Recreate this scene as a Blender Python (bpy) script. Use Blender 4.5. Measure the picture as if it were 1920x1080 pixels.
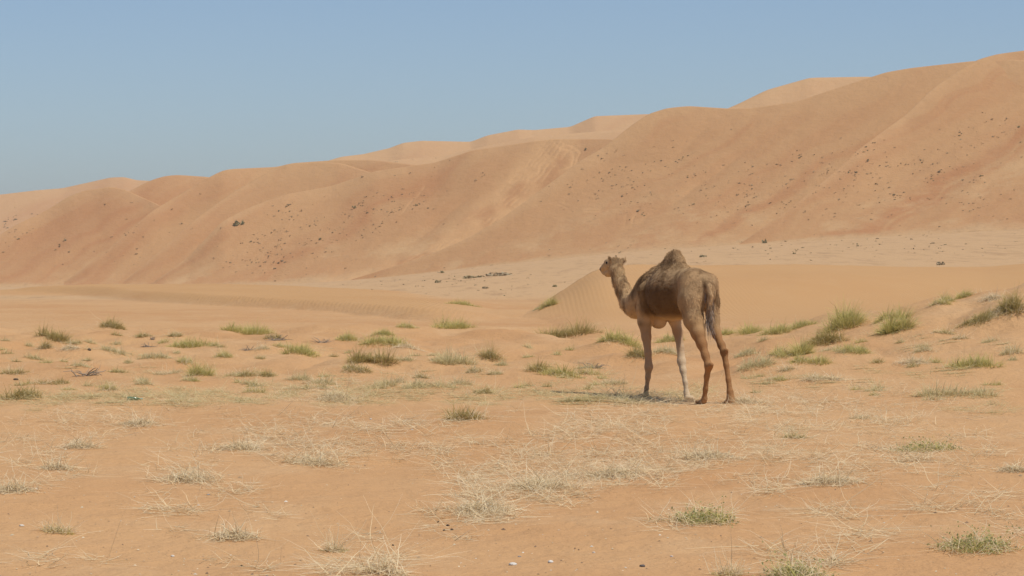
import bpy, math
import numpy as np
from mathutils import Vector

# ------------------------------------------------------------------ clear
for o in list(bpy.data.objects):
    bpy.data.objects.remove(o)
scene = bpy.context.scene
COL = scene.collection

# ------------------------------------------------------------------ camera
CAM_Z = 1.87          # eye height over the sand
FPX = 1920 * 100 / 36 # focal length in picture pixels (1920 wide)
HOR = 480.0           # picture row of the eye-level line
cam_d = bpy.data.cameras.new('camera')
cam = bpy.data.objects.new('camera', cam_d)
COL.objects.link(cam)
cam.location = (0, 0, CAM_Z)
cam.rotation_euler = (math.radians(90) - math.atan((540 - HOR) / FPX), 0, 0)
cam_d.lens = 100
cam_d.sensor_width = 36
cam_d.clip_start = 0.1
cam_d.clip_end = 40000
scene.camera = cam

# ------------------------------------------------------------------ sky, sun, exposure
SUN_EL, SUN_AZ = math.radians(65), math.radians(120)   # azimuth clockwise from the view direction
world = bpy.data.worlds.new('World')
scene.world = world
world.use_nodes = True
wn = world.node_tree
wn.nodes.clear()
sky = wn.nodes.new('ShaderNodeTexSky')
sky.sky_type = 'NISHITA'
sky.sun_disc = False
sky.sun_elevation = SUN_EL
sky.sun_rotation = SUN_AZ
sky.altitude = 0
sky.air_density = 0.72
sky.dust_density = 0.85
sky.ozone_density = 3.4
bg = wn.nodes.new('ShaderNodeBackground')
bg.inputs['Strength'].default_value = 0.112
wo = wn.nodes.new('ShaderNodeOutputWorld')
wn.links.new(sky.outputs[0], bg.inputs[0])
wn.links.new(bg.outputs[0], wo.inputs[0])

sd = bpy.data.lights.new('sun', 'SUN')
sd.energy = 3.7
sd.angle = math.radians(0.53)
sd.color = (1.0, 0.95, 0.87)
sun = bpy.data.objects.new('sun', sd)
COL.objects.link(sun)
sv = Vector((math.cos(SUN_EL) * math.sin(SUN_AZ), math.cos(SUN_EL) * math.cos(SUN_AZ), math.sin(SUN_EL)))
sun.rotation_euler = sv.to_track_quat('Z', 'Y').to_euler()
sun.location = (20, -10, 40)

scene.view_settings.view_transform = 'Standard'
scene.view_settings.look = 'None'
scene.view_settings.gamma = 1.0
scene.view_settings.use_curve_mapping = False
scene.view_settings.exposure = -0.04

# ------------------------------------------------------------------ helpers
rng = np.random.default_rng(7)

def _hash(ix, iy, seed):
    h = (ix.astype(np.int64) * 374761393 + iy.astype(np.int64) * 668265263 + seed * 974711) & 0x7fffffff
    h = ((h ^ (h >> 13)) * 1274126177) & 0x7fffffff
    h = (h ^ (h >> 16)) & 0xffff
    return h / 32767.5 - 1.0

def vnoise(x, y, seed=0):
    x = np.asarray(x, float); y = np.asarray(y, float)
    ix = np.floor(x); iy = np.floor(y)
    fx = x - ix; fy = y - iy
    fx = fx * fx * fx * (fx * (fx * 6 - 15) + 10); fy = fy * fy * fy * (fy * (fy * 6 - 15) + 10)
    a = _hash(ix, iy, seed); b = _hash(ix + 1, iy, seed)
    c = _hash(ix, iy + 1, seed); d = _hash(ix + 1, iy + 1, seed)
    return (a + (b - a) * fx) * (1 - fy) + (c + (d - c) * fx) * fy

def fbm(x, y, octv=3, seed=0):
    s = 0; a = 1.0; t = 0
    for i in range(octv):
        s = s + a * vnoise(x * 2 ** i + 17.3 * i, y * 2 ** i - 9.1 * i, seed + i); t += a; a *= 0.5
    return s / t

def sstep(a, b, x):
    t = np.clip((x - a) / (b - a), 0, 1)
    return t * t * (3 - 2 * t)

def ip(x, tab):
    xs = [p[0] for p in tab]; ys = [p[1] for p in tab]
    return np.interp(x, xs, ys)

def smooth_tab(x, tab, w=14.0):
    return sum(ip(x + dx * w, tab) * k for dx, k in ((-1, .15), (-.5, .2), (0, .3), (.5, .2), (1, .15)))

def mesh_obj(name, verts, faces, mat, parent=None, smooth=True, attrs=None, colors=None):
    """verts (n,3); faces: list of (m,k) index arrays (k = 3 or 4)"""
    me = bpy.data.meshes.new(name)
    verts = np.asarray(verts, np.float32)
    if not isinstance(faces, list): faces = [faces]
    faces = [np.asarray(f, np.int32) for f in faces if len(f)]
    loops = np.concatenate([f.ravel() for f in faces])
    sizes = np.concatenate([np.full(len(f), f.shape[1], np.int32) for f in faces])
    starts = np.concatenate([[0], np.cumsum(sizes)[:-1]]).astype(np.int32)
    me.vertices.add(len(verts)); me.vertices.foreach_set('co', verts.ravel())
    me.loops.add(len(loops)); me.loops.foreach_set('vertex_index', loops)
    me.polygons.add(len(sizes)); me.polygons.foreach_set('loop_start', starts)
    me.polygons.foreach_set('loop_total', sizes)
    me.update(calc_edges=True)
    if smooth: me.polygons.foreach_set('use_smooth', np.ones(len(sizes), bool))
    if attrs:
        for k, v in attrs.items():
            a = me.attributes.new(k, 'FLOAT', 'POINT'); a.data.foreach_set('value', np.asarray(v, np.float32).ravel())
    if colors is not None:
        a = me.attributes.new('col', 'FLOAT_COLOR', 'POINT')
        c = np.ones((len(verts), 4), np.float32); c[:, :3] = colors
        a.data.foreach_set('color', c.ravel())
    if mat: me.materials.append(mat)
    o = bpy.data.objects.new(name, me)
    COL.objects.link(o)
    if parent is not None: o.parent = parent
    return o

def grid_faces(nr, nc):
    i = np.arange(nr - 1)[:, None] * nc + np.arange(nc - 1)[None, :]
    return np.stack([i, i + 1, i + 1 + nc, i + nc], -1).reshape(-1, 4)

def tag(o, label=None, cat=None, group=None, kind=None):
    if label: o['label'] = label
    if cat: o['category'] = cat
    if group: o['group'] = group
    if kind: o['kind'] = kind
    return o

# ------------------------------------------------------------------ materials
class NT:
    def __init__(s, name):
        s.m = bpy.data.materials.new(name); s.m.use_nodes = True
        s.t = s.m.node_tree; s.t.nodes.clear()
        s.out = s.n('ShaderNodeOutputMaterial'); s.b = s.n('ShaderNodeBsdfPrincipled')
        s.l(s.b.outputs[0], s.out.inputs[0])
    def n(s, typ, **kw):
        x = s.t.nodes.new(typ)
        for k, v in kw.items(): setattr(x, k, v)
        return x
    def l(s, a, b): s.t.links.new(a, b)
    def noise(s, vec, scale, detail=3, rough=0.55, dist=0.0):
        x = s.n('ShaderNodeTexNoise'); x.inputs['Scale'].default_value = scale
        x.inputs['Detail'].default_value = detail; x.inputs['Roughness'].default_value = rough
        x.inputs['Distortion'].default_value = dist
        s.l(vec, x.inputs['Vector']); return x.outputs['Fac']
    def mapping(s, vec, scale=(1, 1, 1), rot=(0, 0, 0)):
        x = s.n('ShaderNodeMapping'); x.inputs['Scale'].default_value = scale
        x.inputs['Rotation'].default_value = rot; s.l(vec, x.inputs['Vector']); return x.outputs[0]
    def ramp(s, fac, lo, hi, a=0.0, b=1.0):
        x = s.n('ShaderNodeMapRange'); x.interpolation_type = 'SMOOTHSTEP'
        x.inputs[1].default_value = lo; x.inputs[2].default_value = hi
        x.inputs[3].default_value = a; x.inputs[4].default_value = b
        s.l(fac, x.inputs[0]); return x.outputs[0]
    def mix(s, fac, c1, c2, mode='MIX'):
        x = s.n('ShaderNodeMix', data_type='RGBA', blend_type=mode)
        for sock, v in ((x.inputs[0], fac), (x.inputs[6], c1), (x.inputs[7], c2)):
            if isinstance(v, (int, float)): sock.default_value = v
            elif isinstance(v, tuple): sock.default_value = (*v, 1) if len(v) == 3 else v
            else: s.l(v, sock)
        return x.outputs[2]
    def math(s, op, a, b=0.0):
        x = s.n('ShaderNodeMath', operation=op)
        for i, v in enumerate((a, b)):
            if isinstance(v, (int, float)): x.inputs[i].default_value = v
            else: s.l(v, x.inputs[i])
        return x.outputs[0]
    def attr(s, name):
        x = s.n('ShaderNodeAttribute'); x.attribute_name = name; return x
    def bump(s, height, dist, strength=1.0, prev=None):
        x = s.n('ShaderNodeBump'); x.inputs['Distance'].default_value = dist
        x.inputs['Strength'].default_value = strength
        s.l(height, x.inputs['Height'])
        if prev is not None: s.l(prev, x.inputs['Normal'])
        return x.outputs[0]

SAND_A = (0.548, 0.325, 0.150)
SAND_B = (0.495, 0.270, 0.116)
SAND_PALE = (0.570, 0.365, 0.185)

def sand_ground():
    t = NT('sand')
    pos = t.n('ShaderNodeNewGeometry').outputs['Position']
    big = t.noise(t.mapping(pos, (0.10, 0.06, 0.1)), 1.0, 4, 0.6)
    mid = t.noise(t.mapping(pos, (0.9, 0.45, 0.9), (0, 0, 0.3)), 1.0, 4, 0.62)
    fine = t.noise(pos, 26.0, 3, 0.7)
    c = t.mix(t.ramp(big, 0.36, 0.66), SAND_A, SAND_B)
    c = t.mix(t.ramp(mid, 0.46, 0.72, 0, 0.55), c, SAND_PALE)
    c = t.mix(t.ramp(fine, 0.3, 0.7, 0, 0.22), c, (0.34, 0.18, 0.09))
    # pale gravel plain with dark specks
    sp = t.noise(t.mapping(pos, (0.55, 0.045, 0.35)), 1.0, 6, 0.8)
    plain = t.mix(t.ramp(sp, 0.5, 0.66, 0, 0.85), (0.520, 0.330, 0.168), (0.39, 0.240, 0.122))
    c = t.mix(t.attr('plain').outputs['Fac'], c, plain)
    rip = t.attr('ripple').outputs['Fac']
    c = t.mix(t.math('MULTIPLY', rip, 0.75), c, (0.490, 0.282, 0.120))
    # wind ripples
    w = t.n('ShaderNodeTexWave', wave_type='BANDS', bands_direction='X', wave_profile='SIN')
    w.inputs['Scale'].default_value = 1.0; w.inputs['Distortion'].default_value = 2.2
    w.inputs['Detail'].default_value = 2.0; w.inputs['Detail Scale'].default_value = 0.6
    t.l(t.mapping(pos, (2.3, 0.15, 0.0)), w.inputs['Vector'])
    w2 = t.n('ShaderNodeTexWave', wave_type='BANDS', bands_direction='X', wave_profile='SIN')
    w2.inputs['Scale'].default_value = 1.0; w2.inputs['Distortion'].default_value = 2.6
    w2.inputs['Detail'].default_value = 2.0; w2.inputs['Detail Scale'].default_value = 0.5
    t.l(t.mapping(pos, (1.75, 0.05, 0.0)), w2.inputs['Vector'])
    rip2 = t.attr('ripple_far').outputs['Fac']
    rmask = t.noise(t.mapping(pos, (0.25, 0.04, 0.2)), 1.0, 3, 0.5)
    hr = t.math('MULTIPLY', w.outputs['Fac'], t.math('MULTIPLY', rip, t.ramp(rmask, 0.35, 0.6, 0.35, 1.0)))
    nb = t.bump(hr, 0.0036)
    nb = t.bump(t.math('MULTIPLY', w2.outputs['Fac'], rip2), 0.006, 1.0, nb)
    c = t.mix(t.math('MULTIPLY', rip2, 0.75), c, (0.490, 0.282, 0.120))
    cl = t.noise(t.mapping(pos, (1, 0.7, 1)), 3.2, 5, 0.62)
    nb = t.bump(t.math('MULTIPLY', cl, t.math('SUBTRACT', 1.0, rip)), 0.10, 0.7, nb)
    nb = t.bump(fine, 0.012, 0.6, nb)
    t.l(nb, t.b.inputs['Normal'])
    t.l(c, t.b.inputs['Base Color'])
    t.b.inputs['Roughness'].default_value = 0.95
    t.b.inputs['Specular IOR Level'].default_value = 0.15
    return t.m

def sand_dune():
    t = NT('dune_sand')
    pos = t.n('ShaderNodeNewGeometry').outputs['Position']
    st = t.attr('streak').outputs['Fac']
    hgt = t.attr('height').outputs['Fac']
    trk = t.attr('track').outputs['Fac']
    lo = t.noise(t.mapping(pos, (0.012, 0.012, 0.02)), 1.0, 4, 0.6)
    c = t.mix(t.ramp(t.math('ADD', t.math('MULTIPLY', st, 0.7), t.math('MULTIPLY', lo, 0.6)), 0.48, 1.0), (0.490, 0.276, 0.128), (0.425, 0.196, 0.086))
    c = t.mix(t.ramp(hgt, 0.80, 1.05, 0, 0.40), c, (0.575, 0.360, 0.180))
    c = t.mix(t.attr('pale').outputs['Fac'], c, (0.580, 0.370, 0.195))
    pale = t.noise(t.mapping(pos, (0.05, 0.05, 0.10)), 1.0, 5, 0.7)
    c = t.mix(t.math('MULTIPLY', t.ramp(pale, 0.48, 0.68, 0, 0.75), t.ramp(hgt, 0.30, 0.62, 1, 0)), c, (0.550, 0.350, 0.175))
    sp = t.noise(t.mapping(pos, (0.5, 0.3, 0.6)), 1.0, 4, 0.8)
    c = t.mix(t.math('MULTIPLY', t.ramp(sp, 0.60, 0.72, 0, 0.5), t.ramp(hgt, 0.35, 0.62, 1, 0)), c, (0.27, 0.165, 0.085))
    foot = t.math('ADD', hgt, t.math('MULTIPLY', t.math('SUBTRACT', pale, 0.5), 0.35))
    c = t.mix(t.ramp(foot, 0.0, 0.10, 0.9, 0), c, t.mix(t.ramp(sp, 0.5, 0.68, 0, 0.6), (0.520, 0.330, 0.168), (0.39, 0.240, 0.122)))
    c = t.mix(t.math('MULTIPLY', trk, 0.9), c, (0.600, 0.352, 0.165))
    t.l(c, t.b.inputs['Base Color'])
    b1 = t.noise(t.mapping(pos, (0.22, 0.22, 0.3)), 1.0, 5, 0.65)
    t.l(t.bump(b1, 0.9, 0.45), t.b.inputs['Normal'])
    t.b.inputs['Roughness'].default_value = 0.95
    t.b.inputs['Specular IOR Level'].default_value = 0.1
    return t.m

def vcol_mat(name, rough=0.8, trans=0.0, bump=None):
    t = NT(name)
    a = t.attr('col').outputs['Color']
    t.l(a, t.b.inputs['Base Color'])
    t.b.inputs['Roughness'].default_value = rough
    t.b.inputs['Specular IOR Level'].default_value = 0.2
    if trans:
        tr = t.n('ShaderNodeBsdfTranslucent'); t.l(a, tr.inputs[0])
        mx = t.n('ShaderNodeMixShader'); mx.inputs[0].default_value = trans
        t.l(t.b.outputs[0], mx.inputs[1]); t.l(tr.outputs[0], mx.inputs[2]); t.l(mx.outputs[0], t.out.inputs[0])
    if bump:
        tc = t.n('ShaderNodeTexCoord').outputs['Object']
        nb = t.bump(t.noise(tc, bump[0], 4, 0.7, 0.6), bump[1], 1.0)
        t.l(nb, t.b.inputs['Normal'])
    return t.m

M_SAND = sand_ground()
M_DUNE = sand_dune()
M_GRASS = vcol_mat('grass_blades', 0.75, 0.40)
M_STRAW = vcol_mat('dry_straw', 0.8, 0.3)
M_WOOD = vcol_mat('dead_wood', 0.9)
M_SHRUB = vcol_mat('shrub_leaves', 0.85, 0.1)
M_HAIR = vcol_mat('camel_hair', 0.85, 0.1)

# ------------------------------------------------------------------ terrain
BASE_V = [(-700, 536), (0, 538), (400, 537), (640, 530), (800, 512), (900, 500), (1100, 478), (1280, 464), (1600, 446), (1920, 428), (2600, 405)]
BASE_D = [(-900, 690), (0, 625), (960, 555), (1920, 490), (2800, 440)]

def base_D(u): return smooth_tab(u, BASE_D, 400)
def base_z(u, D=None): return CAM_Z - (smooth_tab(u, BASE_V, 160) - HOR) / FPX * (base_D(u) if D is None else D)

# right rippled dune: crest (u, picture row, distance) and where its face starts
RD_D = [(900, 84), (1000, 92), (1060, 97), (1130, 102), (1190, 106), (1400, 110), (1700, 112), (1920, 115), (2800, 120)]
RD_V = [(700, 700), (850, 640), (900, 612), (950, 600), (1000, 580), (1060, 540), (1105, 511), (1135, 499), (1190, 495), (1300, 497), (1500, 495), (1700, 500), (1850, 500), (1920, 494), (2100, 485), (2800, 480)]
RD_0 = [(900, 80), (1000, 74), (1150, 66), (1400, 62), (1700, 62), (2800, 64)]
# left low rippled dune
LD_D = [(-900, 190), (0, 178), (300, 172), (760, 165), (1100, 160), (1500, 160)]
LD_V = [(-900, 520), (-200, 536), (0, 541), (60, 537), (180, 532), (400, 532), (600, 538), (760, 545), (900, 556), (1000, 566), (1100, 580), (1500, 640)]
MOUNDS = []   # (x, y, radius_x, radius_y, height)

def terrain(x, y, with_mounds=True):
    """height, ripple mask, plain mask at ground points"""
    x = np.asarray(x, float); y = np.asarray(y, float)
    yy = np.maximum(y, 1.0)
    u = 960 + FPX * x / yy
    u = np.clip(u, -900, 2800)
    # calm near the camel's feet
    calm = 1 - np.exp(-(((x - 2.3) / 1.6) ** 2 + ((y - 36.6) / 2.2) ** 2) ** 2)
    fade = 1 - sstep(70, 130, y)
    h = 0.12 * fbm(x / 5.5, y / 6.5, 3, 3) * calm * fade
    h = h + 0.035 * fbm(x / 1.3, y / 1.1, 3, 11) * calm * (1 - sstep(60, 90, y))
    band = sstep(40, 46, y) * (1 - sstep(66, 76, y))
    h = h + band * 0.34 * np.abs(fbm(x / 2.2, y / 3.4, 3, 23)) * calm
    # rising mound on the right
    mh = ip(u, [(1330, 0), (1440, 0.25), (1520, 0.42), (1600, 0.62), (1680, 0.74), (1750, 0.92), (1850, 1.05), (1920, 1.2), (2200, 1.6), (2800, 2.0)])
    mh = smooth_tab(u, [(1330, 0), (1440, 0.25), (1520, 0.42), (1600, 0.62), (1680, 0.74), (1750, 0.92), (1850, 1.05), (1920, 1.2), (2200, 1.6), (2800, 2.0)], 40)
    h = h + mh * sstep(37, 53, y) * (1 - sstep(53, 70, y)) * (1 + 0.12 * fbm(x / 3.0, y / 5.0, 2, 31))
    # far plain, sloping with the foot of the dune range
    Db = base_D(u); zb = base_z(u)
    tp = np.clip((y - 130) / (Db - 130), 0, 1)
    pl = -0.14 * (1 - tp) + zb * tp + 0.35 * fbm(x / 22, y / 50, 2, 41) * sstep(150, 260, y) * (1 - tp)
    pl = np.where(y > Db, base_z(u, np.minimum(y, Db + 900)) - 0.6 * sstep(0, 30, y - Db), pl)
    w = sstep(88, 128, y)
    base = h * (1 - w) + pl * w
    # right rippled dune
    dc = smooth_tab(u, RD_D, 30); zc = CAM_Z - (smooth_tab(u, RD_V, 14) - HOR) / FPX * dc
    d0 = smooth_tab(u, RD_0, 30)
    t = (y - d0) / np.maximum(dc - d0, 1)
    tt = np.clip(t, 0, 1)
    prof = tt ** 1.1 * (1 - 0.25 * tt) + 0.25 * tt ** 2
    prof = prof + 0.12 * np.sin(tt * 2 * math.pi * 1.6 + 0.8 * np.sin(u / 170)) * tt * (1 - tt) * 3.2
    rd = -0.22 + (zc + 0.22) * prof
    rd = np.where(t > 1, zc - (y - dc) * 0.5, rd)
    rd = np.where(t < 0, -0.22 + t * 2, rd)
    # left low rippled dune
    lc = smooth_tab(u, LD_D, 60); lz = CAM_Z - (smooth_tab(u, LD_V, 30) - HOR) / FPX * lc
    lt = (y - 80) / (lc - 80)
    # its slip face runs away from us, facing left
    sd_ = (x + 3.6 + 0.7 * np.sin(y / 9.0)) * 0.96 + (y - 82) * 0.282
    up = 0.34 + (lz - 0.34) * np.clip(lt, 0, 1) + 0.05 * fbm(x / 5, y / 14, 2, 87)
    stp = sstep(0.0, 1.9, sd_) * (1 - sstep(-3.5, 2.5, x - (y - 82) * 0.03)) * sstep(72, 86, y)
    ld = -0.25 + (up + 0.25) * stp
    ld = np.where(lt > 1, ld - (y - lc) * 0.3, ld)
    z = np.maximum(base, np.maximum(rd, ld))
    ripple = sstep(0.02, 0.3, rd - base) * (t < 1.03)
    ripple2 = sstep(0.05, 0.3, ld - base) * (lt < 1.03) * (ld >= rd)
    plain = sstep(112, 150, y) * (1 - np.clip((ripple + ripple2) * 3, 0, 1))
    ripple = np.stack([ripple, ripple2])
    if with_mounds:
        for (mx, my, rx, ry, mhh) in MOUNDS:
            sel = (np.abs(x - mx) < 3 * rx) & (np.abs(y - my) < 3 * ry)
            if sel.any():
                z[sel] += mhh * np.exp(-((x[sel] - mx) / rx) ** 2 - ((y[sel] - my) / ry) ** 2)
    return z, ripple, plain

U_IN = np.arange(-160, 2081, 4.0)
U_OUT_L = 960 - np.geomspace(1160, 14000, 22)[::-1]
U_OUT_R = 960 + np.geomspace(1160, 14000, 22)
U_COL = np.concatenate([U_OUT_L, U_IN, U_OUT_R])
rows = [13.0]
while rows[-1] < 4000:
    D = rows[-1]
    if D < 130: s = min(D * D / 9973 * 1.7, 0.34)
    elif D < 300: s = 1.1
    else: s = D * 0.035
    rows.append(D + s)
D_ROW = np.array(rows)
# picture pixel -> ground point, read off the terrain itself
K_IN = (U_IN - 960) / FPX

def make_lookup(mounds):
    DD, KK = np.meshgrid(D_ROW, K_IN, indexing='ij')
    z, _, _ = terrain(KK * DD, DD, mounds)
    vg = HOR + (CAM_Z - z) * FPX / DD
    vmin = np.minimum.accumulate(vg, axis=0)
    return z, vmin

def hit(u, v, lk):
    z, vmin = lk
    u = np.atleast_1d(np.asarray(u, float)); v = np.atleast_1d(np.asarray(v, float))
    c = np.clip(((u - U_IN[0]) / 4.0).round().astype(int), 0, len(U_IN) - 1)
    r = np.array([np.searchsorted(-vmin[:, ci], -vi) for ci, vi in zip(c, v)])
    r = np.clip(r, 0, len(D_ROW) - 1)
    D = D_ROW[r]
    return np.stack([(u - 960) / FPX * D, D, z[r, c]], -1)

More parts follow.
